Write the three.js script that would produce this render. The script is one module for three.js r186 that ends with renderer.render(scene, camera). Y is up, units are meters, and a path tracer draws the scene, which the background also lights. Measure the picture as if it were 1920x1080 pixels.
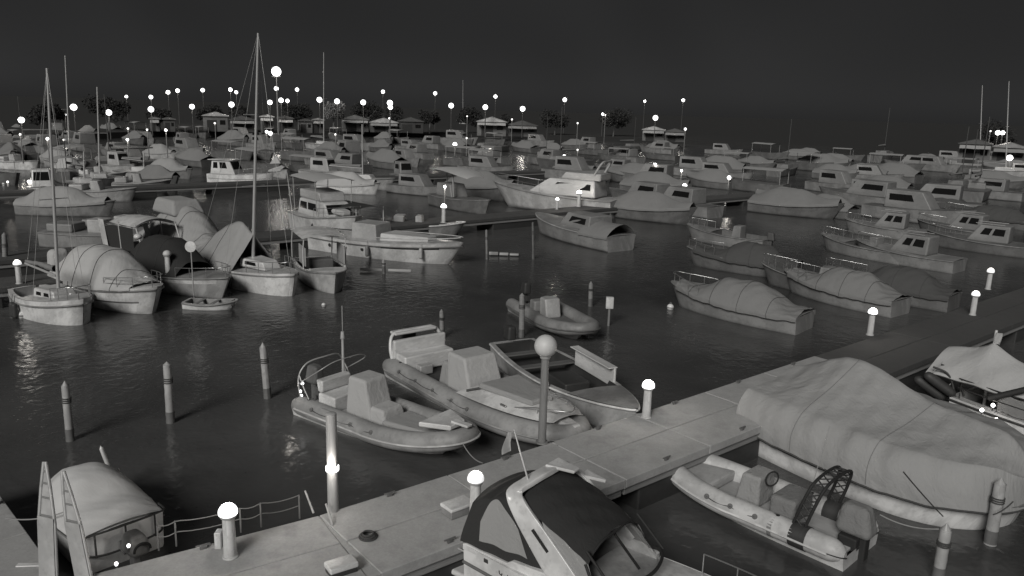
import * as THREE from 'three';
import { mergeGeometries, mergeVertices } from 'three/addons/utils/BufferGeometryUtils.js';
import { RoundedBoxGeometry } from 'three/addons/geometries/RoundedBoxGeometry.js';
import { FontLoader } from 'three/addons/loaders/FontLoader.js';
import { TextGeometry } from 'three/addons/geometries/TextGeometry.js';

// ---------------------------------------------------------------- camera, sky, light, exposure
const V = (x, y, z) => new THREE.Vector3(x, y, z);
const scene = new THREE.Scene();
const FOCAL = 1500, PITCH = 13.0 * Math.PI / 180, ROLL = 1.7 * Math.PI / 180, EYE = 9;
const camera = new THREE.PerspectiveCamera(2 * Math.atan(540 / FOCAL) * 180 / Math.PI, 16 / 9, 0.1, 6000);
const fwd = V(0, -Math.sin(PITCH), -Math.cos(PITCH)), up0 = V(1, 0, 0).cross(fwd);
const right = V(1, 0, 0).multiplyScalar(Math.cos(ROLL)).addScaledVector(up0, Math.sin(ROLL));
const upv = up0.clone().multiplyScalar(Math.cos(ROLL)).addScaledVector(V(1, 0, 0), -Math.sin(ROLL));
camera.position.set(0, EYE, 0);
camera.quaternion.setFromRotationMatrix(new THREE.Matrix4().makeBasis(right, upv, fwd.clone().negate()));
scene.add(camera);
{ // overcast night sky, faint town glow towards the horizon all round
  const w = 256, h = 128, d = new Float32Array(w * h * 4);
  for (let j = 0; j < h; j++) {
    const el = ((j + .5) / h - .5) * 180, g = .0125 + .006 * Math.exp(-Math.abs(el) / 7);
    for (let i = 0; i < w; i++) { const a = i / w * 6.2832, c = 1 + .09 * Math.sin(a * 9 + 3 * Math.sin(el * .16 + a * 2)) * Math.sin(el * .31 + 2 * Math.sin(a * 5)) + .05 * Math.sin(a * 23 + el * .5 + 2 * Math.sin(a * 11)); d.set([g * c, g * c, g * c * 1.01, 1], (j * w + i) * 4); }
  }
  const t = new THREE.DataTexture(d, w, h, THREE.RGBAFormat, THREE.FloatType);
  t.mapping = THREE.EquirectangularReflectionMapping; t.magFilter = t.minFilter = THREE.LinearFilter; t.needsUpdate = true;
  scene.background = t; scene.environment = t;
}
const sun = new THREE.DirectionalLight(0xfffdf8, 1.5);      // the soft floodlight glow from behind the camera
sun.position.set(-28, 52, 50); sun.target.position.set(4, 0, -30); scene.add(sun, sun.target);
sun.shadow.radius = 40; sun.castShadow = true; sun.shadow.mapSize.set(2048, 2048);
Object.assign(sun.shadow.camera, { left: -90, right: 90, top: 90, bottom: -90, near: 1, far: 260 });
const renderer = new THREE.WebGLRenderer({ antialias: true });
renderer.toneMapping = THREE.LinearToneMapping; renderer.toneMappingExposure = 1.5;
renderer.shadowMap.enabled = true;

// a real place: the point at height h over the water that the surveyed photograph point (px, py) shows
function at(px, py, h = 0) {
  const d = fwd.clone().addScaledVector(right, (px - 960) / FOCAL).addScaledVector(upv, -(py - 540) / FOCAL);
  return V(0, EYE, 0).addScaledVector(d, (h - EYE) / d.y);
}
// the point on that line of sight at a given distance along the ground
function far(px, py, dist) {
  const d = fwd.clone().addScaledVector(right, (px - 960) / FOCAL).addScaledVector(upv, -(py - 540) / FOCAL);
  return V(0, EYE, 0).addScaledVector(d, dist / Math.hypot(d.x, d.z));
}

// ---------------------------------------------------------------- helpers
let seed = 12345;
const rnd = (a = 1, b) => { seed |= 0; seed = seed + 0x6D2B79F5 | 0; let t = Math.imul(seed ^ seed >>> 15, 1 | seed); t = t + Math.imul(t ^ t >>> 7, 61 | t) ^ t; const r = ((t ^ t >>> 14) >>> 0) / 4294967296; return b === undefined ? r * a : a + r * (b - a); };
const used = {};
const numbered = n => { const k = used[n] = (used[n] ?? -1) + 1; return k ? `${n}_${String(k).padStart(3, '0')}` : n; };
function mesh(name, geo, mat, parent) {
  const g = Array.isArray(geo) ? merge(geo) : geo;
  const m = new THREE.Mesh(g, mat); m.castShadow = m.receiveShadow = true;
  m.name = parent ? name : numbered(name); (parent || scene).add(m); return m;
}
function tag(o, label, category, group) { o.userData = { label, category }; if (group) o.userData.group = group; return o; }
function thing(name, label, category, pos, turn = 0, group) {
  const o = new THREE.Group(); o.name = numbered(name); scene.add(o);
  if (pos) o.position.copy(pos); o.rotation.y = turn; return tag(o, label, category, group);
}
function struct(name, geo, mat) { const m = mesh(name, geo, mat); m.userData.kind = 'structure'; return m; }
function copy(o, label, group) { const c = o.clone(); c.name = numbered(o.name.replace(/_\d+$/, '')); c.userData = { ...o.userData, label }; if (group) c.userData.group = group; scene.add(c); return c; }
function merge(list) {
  return mergeGeometries(list.map(g => { const q = g.index ? g.toNonIndexed() : g; for (const k of Object.keys(q.attributes)) if (!['position', 'normal', 'uv'].includes(k)) q.deleteAttribute(k); return q; }));
}
const box = (x0, x1, y0, y1, z0, z1, r = .02) => {
  const w = x1 - x0, h = y1 - y0, d = z1 - z0, m = Math.min(w, h, d);
  const g = r > 0 && m > .012 ? new RoundedBoxGeometry(w, h, d, 2, Math.min(r, m * .45)) : new THREE.BoxGeometry(w, h, d);
  return g.translate((x0 + x1) / 2, (y0 + y1) / 2, (z0 + z1) / 2);
};
// a rounded block whose top is pulled in: sf and sa lean the front and back faces, ti the sides, nose narrows the front
function block({ x0, x1, y0, y1, w, nose = 1, ti = 0, sf = 0, sa = 0, r = .05, dz = 0, crown = 0 }) {
  const g = new RoundedBoxGeometry(x1 - x0, y1 - y0, w, 4, Math.min(r, (x1 - x0) * .45, (y1 - y0) * .45, w * .45)), p = g.attributes.position;
  for (let i = 0; i < p.count; i++) {
    const u = p.getX(i) / (x1 - x0) + .5, v = p.getY(i) / (y1 - y0) + .5; let z = p.getZ(i);
    z *= 1 + (nose - 1) * u; z *= 1 - ti * v;
    p.setXYZ(i, x0 + u * (x1 - x0) + v * (sa * (1 - u) - sf * u), y0 + v * (y1 - y0) + crown * v * (1 - Math.pow(2 * z / w, 2)), z + dz);
  }
  g.computeVertexNormals(); return g;
}
const cyl = (r0, r1, h, x, y, z, n = 16) => new THREE.CylinderGeometry(r1, r0, h, n, 1).translate(x, y + h / 2, z);
function tube(pts, r, smooth = false, n) {
  const P = pts.map(p => p.isVector3 ? p : V(...p));
  if (smooth) return new THREE.TubeGeometry(new THREE.CatmullRomCurve3(P, false, 'centripetal'), n || P.length * 6, r, 8);
  const out = [];
  for (let i = 0; i + 1 < P.length; i++) out.push(rod(P[i], P[i + 1], r, r));
  for (let i = 1; i + 1 < P.length; i++) out.push(new THREE.SphereGeometry(r, 8, 6).translate(P[i].x, P[i].y, P[i].z));
  return merge(out);
}
function rod(a, b, r0, r1 = r0, n = 8) {
  a = a.isVector3 ? a : V(...a); b = b.isVector3 ? b : V(...b);
  const d = b.clone().sub(a), g = new THREE.CylinderGeometry(r1, r0, d.length(), n);
  g.applyQuaternion(new THREE.Quaternion().setFromUnitVectors(V(0, 1, 0), d.clone().normalize()));
  return g.translate((a.x + b.x) / 2, (a.y + b.y) / 2, (a.z + b.z) / 2);
}
// a surface from a grid of points; uv in metres
function loft(f, nu, nv, close = false) {
  const p = [], uv = [], ix = []; let pu = 0;
  for (let i = 0; i <= nu; i++) {
    let pv = 0, last = null; const q = f(i / nu, 0), q0 = i ? f((i - 1) / nu, 0) : q; pu += q.distanceTo(q0);
    for (let j = 0; j <= nv; j++) { const a = f(i / nu, j / nv); if (last) pv += a.distanceTo(last); last = a; p.push(a.x, a.y, a.z); uv.push(pu, pv); }
  }
  for (let i = 0; i < nu; i++) for (let j = 0; j < nv; j++) { const a = i * (nv + 1) + j, b = a + nv + 1; ix.push(a, a + 1, b, b, a + 1, b + 1); }
  const g = new THREE.BufferGeometry(); g.setAttribute('position', new THREE.Float32BufferAttribute(p, 3)); g.setAttribute('uv', new THREE.Float32BufferAttribute(uv, 2)); g.setIndex(ix); g.computeVertexNormals(); return g;
}
const sweep = (path, rad, nu, nv = 16) => loft((u, v) => {
  const e = 1e-3, c = path(u), t = path(Math.min(1, u + e)).sub(path(Math.max(0, u - e))).normalize();
  const s = V(0, 1, 0).cross(t); if (s.lengthSq() < 1e-6) s.set(0, 0, 1); s.normalize(); const n = t.clone().cross(s), a = v * Math.PI * 2, r = rad(u);
  return c.addScaledVector(s, Math.cos(a) * r).addScaledVector(n, Math.sin(a) * r);
}, nu, nv);
const lerp = (a, b, t) => a + (b - a) * t, clamp = (x, a = 0, b = 1) => Math.min(b, Math.max(a, x));
const smooth = (a, b, x) => { const t = clamp((x - a) / (b - a)); return t * t * (3 - 2 * t); };

// value noise, periodic
function noise2(period, s0) {
  const n = period, g = new Float32Array(n * n); let s = s0; for (let i = 0; i < n * n; i++) { s = (s * 1664525 + 1013904223) >>> 0; g[i] = s / 4294967296; }
  return (x, y) => { const xi = Math.floor(x), yi = Math.floor(y), fx = x - xi, fy = y - yi, u = fx * fx * (3 - 2 * fx), v = fy * fy * (3 - 2 * fy), G = (a, b) => g[((b % n + n) % n) * n + (a % n + n) % n]; return lerp(lerp(G(xi, yi), G(xi + 1, yi), u), lerp(G(xi, yi + 1), G(xi + 1, yi + 1), u), v); };
}
const layers = [4, 8, 16, 32, 64, 128].map((p, i) => [p, noise2(p, 77 + i * 131)]);
const fbm = (u, v, from, to, fall = .55) => { let s = 0, a = 1, t = 0; for (let i = from; i <= to; i++) { s += a * layers[i][1](u * layers[i][0], v * layers[i][0]); t += a; a *= fall; } return s / t; };
function tex(n, f, rep, srgb = false) {
  const d = new Uint8Array(n * n * 4);
  for (let j = 0; j < n; j++) for (let i = 0; i < n; i++) { const k = clamp(f((i + .5) / n, (j + .5) / n)) * 255; d.set([k, k, k, 255], (j * n + i) * 4); }
  const t = new THREE.DataTexture(d, n, n, THREE.RGBAFormat); t.wrapS = t.wrapT = THREE.RepeatWrapping; t.magFilter = THREE.LinearFilter; t.minFilter = THREE.LinearMipmapLinearFilter; t.generateMipmaps = true; t.repeat.set(rep, rep); if (srgb) t.colorSpace = THREE.SRGBColorSpace; t.needsUpdate = true; return t;
}
const T = {
  grime: tex(512, (u, v) => .72 + .28 * smooth(.3, .62, fbm(u, v, 0, 4, .7)) - .10 * smooth(.6, .8, fbm(v, u, 3, 5)), 1 / 3),
  concrete: tex(1024, (u, v) => .62 + .34 * fbm(u, v, 1, 5, .8) - .10 * smooth(.56, .7, fbm(v + .3, u, 0, 3, .7)) + .06 * fbm(u, v, 5, 5), 1 / 4),
  rough: tex(512, (u, v) => fbm(u, v, 2, 5, .8), 1 / 1.2),
  soft: tex(512, (u, v) => .84 + .16 * fbm(u, v, 0, 5, .75), 1 / 4),
  cloth: tex(512, (u, v) => { const w = fbm(u * 1 + .15 * fbm(v, u, 1, 3), v * 1, 1, 4, .6); return .5 + .9 * (w - .5); }, 1 / 1.6),
  wood: tex(512, (u, v) => .6 + .4 * fbm(u * 1, v * .125, 3, 5, .7), 1 / 1),
  ripple: tex(1024, (u, v) => { const a = fbm(u + .04 * fbm(v, u, 1, 2), v, 3, 5, .6), b = fbm(v, u, 2, 4, .7); return .6 * a + .4 * b; }, 1 / 9),
  swell: tex(512, (u, v) => fbm(u, v, 0, 4, .7), 1 / 46),
};
const std = (g, roughness = .6, o = {}) => new THREE.MeshStandardMaterial({ color: new THREE.Color().setRGB(g, g, g * 1.005), roughness, ...o });
const M = {
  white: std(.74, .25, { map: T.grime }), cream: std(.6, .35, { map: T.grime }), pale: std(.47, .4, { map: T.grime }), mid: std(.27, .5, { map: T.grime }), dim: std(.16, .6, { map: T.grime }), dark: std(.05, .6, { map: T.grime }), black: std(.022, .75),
  deck: std(.36, .75, { map: T.grime, bumpMap: T.rough, bumpScale: .004 }), teak: std(.2, .75, { map: T.wood }),
  tube: std(.34, .55, { map: T.grime, bumpMap: T.rough, bumpScale: .003 }), tubeLight: std(.6, .5, { map: T.grime }),
  cloth: std(.34, .92, { map: T.soft, bumpMap: T.cloth, bumpScale: .03, side: THREE.DoubleSide }), clothPale: std(.46, .9, { map: T.soft, bumpMap: T.cloth, bumpScale: .025, side: THREE.DoubleSide }),
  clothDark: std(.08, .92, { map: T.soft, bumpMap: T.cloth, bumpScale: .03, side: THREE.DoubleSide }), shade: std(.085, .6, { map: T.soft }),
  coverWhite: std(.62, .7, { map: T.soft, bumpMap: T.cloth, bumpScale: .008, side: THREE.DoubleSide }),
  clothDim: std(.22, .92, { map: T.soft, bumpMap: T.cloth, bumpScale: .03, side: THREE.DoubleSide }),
  canvas: std(.028, .9, { bumpMap: T.cloth, bumpScale: .02, side: THREE.DoubleSide }),
  glass: new THREE.MeshStandardMaterial({ color: new THREE.Color(.012, .012, .012), roughness: .08 }),
  film: new THREE.MeshStandardMaterial({ color: new THREE.Color(.3, .3, .3), roughness: .3, bumpMap: T.cloth, bumpScale: .02 }),
  clear: new THREE.MeshPhysicalMaterial({ color: new THREE.Color(.75, .75, .75), roughness: .08, transmission: 1, thickness: 0, side: THREE.DoubleSide }),
  steel: std(.6, .28, { metalness: .85 }), alu: std(.5, .4, { metalness: .35 }), rope: std(.3, .95), ropeDark: std(.06, .95),
  pile: std(.3, .85, { map: T.wood, bumpMap: T.rough, bumpScale: .008 }), concrete: std(.45, .9, { map: T.concrete, bumpMap: T.rough, bumpScale: .004 }), concreteDark: std(.3, .92, { map: T.concrete, bumpMap: T.rough, bumpScale: .006 }), dockFalloff: std(.085, .9, { map: T.wood, bumpMap: T.rough, bumpScale: .006 }),  // the last, dark dock colour carries the light falling off with distance
  water: std(.14, .21, { map: T.swell, bumpMap: T.ripple, bumpScale: .032 }),
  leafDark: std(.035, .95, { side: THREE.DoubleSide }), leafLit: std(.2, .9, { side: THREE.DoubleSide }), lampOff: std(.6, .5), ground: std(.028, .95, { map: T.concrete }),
  glow: new THREE.MeshStandardMaterial({ color: 0xffffff, emissive: 0xffffff, emissiveIntensity: 2.2, roughness: .5 }),
  glowSoft: new THREE.MeshStandardMaterial({ color: 0xffffff, emissive: 0xffffff, emissiveIntensity: .45, roughness: .5 }),
  glowDim: new THREE.MeshStandardMaterial({ color: 0xffffff, emissive: 0xffffff, emissiveIntensity: .5, roughness: .5 }),
};
function light(parent, x, y, z, cd, radius = 3) { const l = new THREE.PointLight(0xfff8ee, cd); l.position.set(x, y, z); l.castShadow = true; l.shadow.radius = radius; parent.add(l); return l; }

// ---------------------------------------------------------------- water and land
{
  const w = new THREE.PlaneGeometry(1840, 980, 1, 1).rotateX(-Math.PI / 2).translate(0, 0, -390), uv = w.attributes.uv;
  for (let i = 0; i < uv.count; i++) uv.setXY(i, uv.getX(i) * 1840, uv.getY(i) * 980);
  struct('water', w, M.water);
}
// far quay: a wall that bends round the basin, land behind it
const quay = [at(-560, 232, 0), far(-250, 240, 150), far(60, 240, 165), far(330, 240, 190), far(640, 240, 205), far(960, 240, 215), far(1260, 240, 215), far(1560, 240, 205), far(1800, 240, 195), far(2060, 240, 185), far(2500, 240, 230)].map(p => V(p.x, 0, p.z));
{
  const s = new THREE.Shape(); quay.forEach((p, i) => i ? s.lineTo(p.x, -p.z) : s.moveTo(p.x, -p.z));
  s.lineTo(900, 860); s.lineTo(-900, 860);
  const g = new THREE.ExtrudeGeometry(s, { depth: 2.4, bevelEnabled: false }).rotateX(-Math.PI / 2).translate(0, -1.2, 0);
  struct('quay_ground', g, M.ground);
}

// ---------------------------------------------------------------- pontoon docks
// n0 -> n1 along the far edge; width towards the camera; slabs laid crosswise in two strips with an open joint between
function dock(name, label, path, width, y, split, mat, slab = 3.2) {
  const o = thing(name, label, 'dock');
  for (let k = 0; k + 1 < path.length; k++) {
    const a = path[k], b = path[k + 1], d = b.clone().sub(a).setY(0), L = d.length(); d.normalize(); const n = V(-d.z, 0, d.x), turn = Math.atan2(-d.z, d.x), cnt = Math.max(1, Math.round(L / slab));
    const put = (nm, g, m) => { const q = mesh(nm, g.rotateY(turn).translate(a.x, 0, a.z), m, o); return q; };
    for (let i = 0; i < cnt; i++) for (const [z0, z1, m] of [[0, width * split, mat[0]], [width * split + .035, width, mat[1]]]) {
      const g = box(i * L / cnt + .008, (i + 1) * L / cnt - .008, y - .22, y - .004 * rnd(), z0, z1, .02), u = g.attributes.uv, p = g.attributes.position, off = rnd(9);
      for (let j = 0; j < u.count; j++) u.setXY(j, p.getX(j) + off, p.getZ(j) + p.getY(j) + off * .37);
      put('slab', g, m);
    }
    if (k) { const pr = path[k - 1], e = a.clone().sub(pr).setY(0).normalize(), m = V(-e.z, 0, e.x), sh = new THREE.Shape(); [[0, 0], [m.x * width, m.z * width], [n.x * width, n.z * width]].forEach((q, i) => i ? sh.lineTo(q[0], -q[1]) : sh.moveTo(q[0], -q[1])); mesh('slab', new THREE.ExtrudeGeometry(sh, { depth: .2, bevelEnabled: false }).rotateX(-Math.PI / 2).translate(a.x, y - .222, a.z), mat[0], o); }
    for (let i = 0; i < cnt && slab < 4; i++) for (const z of [.12, width - .12]) put('cleat', merge([box((i + .5) * L / cnt - .13, (i + .5) * L / cnt + .13, y + .06, y + .09, z - .02, z + .02, .012), box((i + .5) * L / cnt - .06, (i + .5) * L / cnt + .06, y - .01, y + .07, z - .025, z + .025, .01)]), M.dim);
    put('beam', box(.02, L - .02, y - .42, y - .225, .06, width - .06, .02), M.concreteDark);
    const fl = []; for (let i = 0; i < cnt; i++) fl.push(box((i + .2) * L / cnt, (i + .8) * L / cnt, -.5, y - .425, .12, width - .12, .05));
    put('float', merge(fl), M.dark);
  }
  return o;
}
const DY = 1.0;
const dA = at(120, 1090, DY), dB = at(598, 966, DY), dC = at(1034, 829, DY), dirC = V(.766, 0, -.643);
const dE = dC.clone().addScaledVector(dirC, 12), dF = dC.clone().addScaledVector(dirC, 44);
dock('concrete_dock', 'long pale concrete dock running diagonally past the two inflatable boats', [dA, dB, dC, dE], 2.45, DY, .47, [M.concrete, M.concrete]);
dock('dimmed_dock', 'dim outer dock carrying the bollard lights at the right', [dE, dF], 2.4, DY - .01, .5, [M.dockFalloff, M.dockFalloff], 5);  // darker slabs stand in for the light fading along this dock
const p2a = V(-26, 0, -31.2), p2 = k => V(-26 + .766 * k, 0, -31.2 - .643 * k);
dock('concrete_dock', 'dim second dock behind the white-hulled boats at the left', [p2(-14), p2(15)], 2.2, .9, .5, [M.dockFalloff, M.dockFalloff], 5);  // this and the two farther docks are darkened for light falloff
const p3 = k => V(-5.2 + .766 * k, 0, -57 - .643 * k);
dock('concrete_dock', 'far third dock with the short bollard lights in mid basin', [p3(-60), p3(40)], 2.2, .9, .5, [M.dockFalloff, M.dockFalloff], 8);
const p4 = k => V(6 + .766 * k, 0, -105 - .643 * k);
dock('concrete_dock', 'farthest dock, a thin line among the distant boats', [p4(-110), p4(50)], 2.2, .9, .5, [M.dockFalloff, M.dockFalloff], 12);
{ // pier at the lower left corner
  const a = at(0, 928, .9), b = at(112, 1082, .9), d = b.clone().sub(a).setY(0).normalize();
  dock('side_pier', 'pale pier end cut off by the lower left corner', [b.clone().addScaledVector(d, 1.2), a.clone().addScaledVector(d, -1.2)].reverse().map(p => p.setY(0)), 3, .9, .5, [M.concrete, M.concrete]).userData.category = 'pier';
  const s = at(62, 1060, .91);
  tag(mesh('plank', box(-.27, .27, 0, .03, -.05, .05, .01).rotateY(.1).translate(s.x, .905, s.z), M.white), 'short white board lying on the corner pier', 'board');
}

// ---------------------------------------------------------------- lamps on the docks
function bollard(label, px, py, on = true, baseY = DY - .1, opt = {}) {
  const s = (opt.s || 1), p = at(px, py, baseY + .92 * s), o = thing('bollard_light', label, 'bollard light', p.setY(baseY));
  mesh('post', [cyl(.115 * s, .105 * s, .78 * s, 0, 0, 0, 20), cyl(.14 * s, .14 * s, .03, 0, 0, 0, 20)], M.white, o);
  mesh('collar', [cyl(.14 * s, .15 * s, .05 * s, 0, .78 * s, 0, 24)], M.pale, o);
  const d = new THREE.SphereGeometry(.165 * s, 24, 12, 0, Math.PI * 2, 0, Math.PI * .56).scale(1, .95, 1).translate(0, .87 * s, 0);
  mesh('lamp_dome', d, on ? opt.mat || M.glow : M.lampOff, o);
  if (opt.box) mesh('socket_box', box(-.24, -.12, .18, .5, -.09, .09), M.white, o);
  if (on) light(o, 0, (1.1) * s, 0, opt.cd ?? 2.4, 6);
  return o;
}
bollard('lit white bollard light on the dock edge near the lower left', 427, 955, true, DY, { box: true });
bollard('lit bollard light on the dock just right of the dark open motorboat', 1216, 720, true, DY);
bollard('softly lit dome of the bollard light beside the black canopied cruiser', 892, 893, true, DY, { mat: M.glowSoft, cd: .5 });
bollard('lit bollard light on the dock above the big covered boat', 1637, 583, true, DY);
bollard('lit bollard light farther along the dock, upper of two at right', 1858, 507, true, DY, { mat: M.glowSoft, cd: .7 });
bollard('softly lit bollard light at right, lower of two near the frame edge', 1830, 550, true, DY, { mat: M.glowDim, cd: .4 });
bollard('bollard light with a lit slit at the far left on the second dock', 32, 492, true, .9, { mat: M.glowSoft, cd: .6 });
bollard('lit bollard light in mid basin beside the small pale motorboat', 832, 386, true, .9, { s: 1.25 });
bollard('left lit bollard light below the distant motor yacht', 1045, 373, true, .9, { s: .9 });
bollard('right lit bollard light below the distant motor yacht', 1086, 360, true, .9, { s: 1.3 });
bollard('pale unlit bollard standing before the dark canopy at left', 313, 474, false, .9, { s: 1.1 });
bollard('lit bollard light far out beyond the dim boats at centre right', 1284, 347, true, .9, { s: 1.3, cd: 1 });
{ // pile with a glowing collar, globe lamp
  const p = at(625, 957, DY), o = thing('light_pile', 'thick round pile with a glowing band on the dock edge', 'mooring pile', p);
  mesh('pile', [cyl(.11, .105, 2.05, 0, 0, 0, 20), new THREE.SphereGeometry(.105, 20, 6, 0, 6.3, 0, 1.57).scale(1, .3, 1).translate(0, 2.05, 0)], M.pale, o);
  mesh('light_band', cyl(.128, .128, .085, 0, .87, 0, 24), M.glow, o); light(o, .0, 1.02, .25, .6);
  const q = at(1016, 830, DY), g = thing('globe_lamp', 'unlit white globe lamp on a tall post before the larger inflatable boat', 'lamp post', q);
  mesh('post', [cyl(.1, .09, 2.15, 0, 0, 0, 20), cyl(.15, .15, .04, 0, 0, 0, 20)], M.mid, g);
  mesh('neck', [cyl(.12, .14, .1, 0, 2.15, 0, 20)], M.pale, g);
  mesh('globe', new THREE.SphereGeometry(.27, 32, 20).translate(0, 2.45, 0), M.lampOff, g);
}
function rail(label, pts, h, wires) { // low cable railing
  const o = thing('cable_railing', label, 'railing');
  for (const p of pts) mesh('post', cyl(.018, .018, h, p.x, p.y, p.z, 8), M.dim, o);
  for (const f of wires) { const P = []; for (let i = 0; i + 1 < pts.length; i++) for (let k = 0; k < 4; k++) { const q = pts[i].clone().lerp(pts[i + 1], k / 4); q.y += h * f - .04 * Math.sin(k / 4 * Math.PI); P.push(q); } P.push(pts.at(-1).clone().add(V(0, h * f, 0))); mesh('cable', tube(P, .011, true, 40), M.dim, o); }
}
rail('thin cable railing along the dock edge beside the lit bollard', [at(298, 1032, DY), at(331, 1024, DY), at(452, 998, DY), at(490, 988, DY), at(562, 972, DY)], .5, [.55, .98]);
for (const [a, b, l] of [[[572, 920, 1.35], [588, 962, 1.0], 'short leaning rod at the dock edge left of the thick pile'], [[611, 945, 1.25], [624, 985, DY], 'small dark leaning stake at the foot of the thick pile']])
  tag(mesh('stake', rod(at(...a), at(...b), .02, .025), M.pale), l, 'stake');

// ---------------------------------------------------------------- mooring piles in the water
function pile(label, tx, ty, bx, by, r = .1, mat = M.pile, name = 'mooring_pile') {
  const b = at(bx, by, 0), px = FOCAL / b.clone().sub(camera.position).dot(fwd), top = far(tx, ty, Math.hypot(b.x, b.z)); top.z = Math.min(top.z, b.z + .4);
  const o = thing(name, label, 'mooring pile', V(b.x, 0, b.z)); const t = V(top.x - b.x, top.y, top.z - b.z), dn = t.clone().multiplyScalar(-.25);
  mesh('shaft', sweep(u => dn.clone().lerp(t, u), u => r * (1.08 - .12 * u + .03 * Math.sin(u * 37)), 14, 14), mat, o);
  const q = new THREE.Quaternion().setFromUnitVectors(V(0, 1, 0), t.clone().normalize());
  if (r > .06) { const f = clamp(.42 / t.y); mesh('tide_band', sweep(u => t.clone().multiplyScalar(u * f - .05), u => r * (1.1 + .03 * Math.sin(u * 9 + bx)) * (1 - .0 * u), 6, 14), M.dim, o); mesh('tie_rope', [.7, .735, .77].map(k => { const c = t.clone().multiplyScalar(k); return new THREE.TorusGeometry(r * 1.06, .016, 6, 18).rotateX(Math.PI / 2).translate(c.x, c.y, c.z); }), M.ropeDark, o); }
  mesh('cap', new THREE.ConeGeometry(r * .98, r * (.9 + .9 * ((bx * 7) % 5) / 5), 14).translate(0, r * .45, 0).applyQuaternion(q).translate(t.x, t.y, t.z), mat, o);
  return o;
}
pile('leftmost of the three pale piles standing in open water', 122, 722, 132, 826, .1, M.pale);
pile('middle one of the three pale piles in open water, thickened halfway', 313, 684, 320, 792, .11, M.pale);
pile('rightmost of the three pale piles in open water', 493, 650, 502, 746, .11, M.pale);
pile('short pile behind the stern of the larger inflatable boat', 828, 584, 829, 634, .09);
pile('dim tall pile standing left of the grey inflatable boat at centre', 979, 554, 978, 632, .11);
pile('small pile behind the grey inflatable boat at centre', 1108, 532, 1107, 574, .1);
pile('lower right pile with pointed top, cut by the bottom edge', 1774, 992, 1757, 1092, .11, M.pale);
pile('tall pile before the big covered boat at the right edge', 1876, 906, 1856, 1020, .12, M.pale);
pile('slim pale pole leaning out of the water behind the covered boat at lower left', 190, 840, 222, 922, .05, M.white, 'leaning_pole');
pile('dim pile at the far left edge beside the second dock', 8, 440, 11, 514, .12);
pile('dim slender pile in open water right of the long wooden boat', 999, 418, 1000, 486, .07, M.dim);
pile('slim pile at the floating marker right of the long wooden boat', 912, 432, 913, 486, .07, M.mid);
pile('small pale pile before the long wooden boat', 719, 488, 720, 512, .09, M.pale);
pile('pale pointed stake left of the white awning boat at right', 1702, 664, 1699, 700, .08, M.pale);

// ---------------------------------------------------------------- boats
// hull form: stern at x = 0, bow towards +x, waterline at y = 0
function form({ L, B, fs = .7, fb = 1.1, tr = .8, rake = .6, flare = .3, draft = .25, full = 2.2, pw = .75 }) {
  const half = s => Math.max(B / 2 * (s < .42 ? tr + (1 - tr) * Math.sin(s / .42 * Math.PI / 2) : Math.pow(Math.max(0, 1 - Math.pow((s - .42) / .58, full)), pw)), .012);
  const sheer = s => fs + (fb - fs) * s * s - .06 * Math.sin(s * Math.PI);
  const pt = (s, v, side) => { const h = sheer(s), b = half(s), y = lerp(h, -draft, v); const w = v < .78 ? 1 - flare * (.25 + .75 * s) * v / .78 : (1 - flare * (.25 + .75 * s)) * Math.pow(1 - (v - .78) / .22, .6); return V(s * L - rake * s ** 5 * v, y, side * b * w); };
  const edge = (s, side, inset = 0, dy = 0) => V(s * L, sheer(s) + dy, side * Math.max(half(s) - inset, .004));
  return { L, B, half, sheer, pt, edge };
}
const ease = u => 1 - (1 - u) * (1 - u) * .999 - .001 * (1 - u);   // denser stations towards the bow
const st = (a, b, u) => a + (b - a) * (1 - Math.pow(1 - u, 1.6));
const hullGeo = (F, n = 30) => {
  const side = loft((u, v) => { const w = v * 2 - 1; return F.pt(st(0, 1, u), 1 - Math.abs(w), Math.sign(w) || 1); }, n, 20);
  const tr = loft((u, v) => { const w = v * 2 - 1, p = F.pt(0, 1 - Math.abs(w), Math.sign(w) || 1), c = V(0, p.y, 0); return p.lerp(c, u); }, 1, 20);
  return merge([side, tr]);
};
const deckGeo = (F, a, b, dy = -.02, inset = .02, camber = .05, n = 20) => loft((u, v) => { const s = st(a, b, u), w = v * 2 - 1, e = F.edge(s, 1, inset, dy); return V(e.x, e.y + camber * (1 - w * w) * Math.min(1, e.z * 2), e.z * w); }, n, 8);
function well(F, a, b, root, { inset = .14, floor = .2, capMat = M.white, inMat = M.pale, floorMat = M.deck, dy = .012 } = {}) {
  const caps = [], walls = [];
  for (const sd of [1, -1]) {
    caps.push(loft((u, v) => F.edge(st(a, b, u), sd, lerp(-.015, inset, v), dy), 22, 2));
    walls.push(loft((u, v) => { const e = F.edge(st(a, b, u), sd, inset + v * .05, dy); e.y = lerp(e.y, floor, v); return e; }, 22, 3));
  }
  const end = s => loft((u, v) => { const e = F.edge(s, 1, inset, dy); return V(e.x, lerp(e.y, floor, v), lerp(-e.z, e.z, u)); }, 4, 2);
  caps.push(box(-.02, .1, F.sheer(0) - .04, F.sheer(0) + dy + .006, -F.half(0) + inset - .002, F.half(0) - inset + .002, .01));
  walls.push(end(b), end(a).translate(.1 * (a === 0), 0, 0));
  mesh('gunwale', caps, capMat, root); mesh('cockpit_lining', walls, inMat, root);
  mesh('cockpit_floor', loft((u, v) => { const e = F.edge(st(a, b, u), 1, inset + .05, 0); return V(e.x, floor, e.z * (v * 2 - 1)); }, 18, 4), floorMat, root);
}
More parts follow.
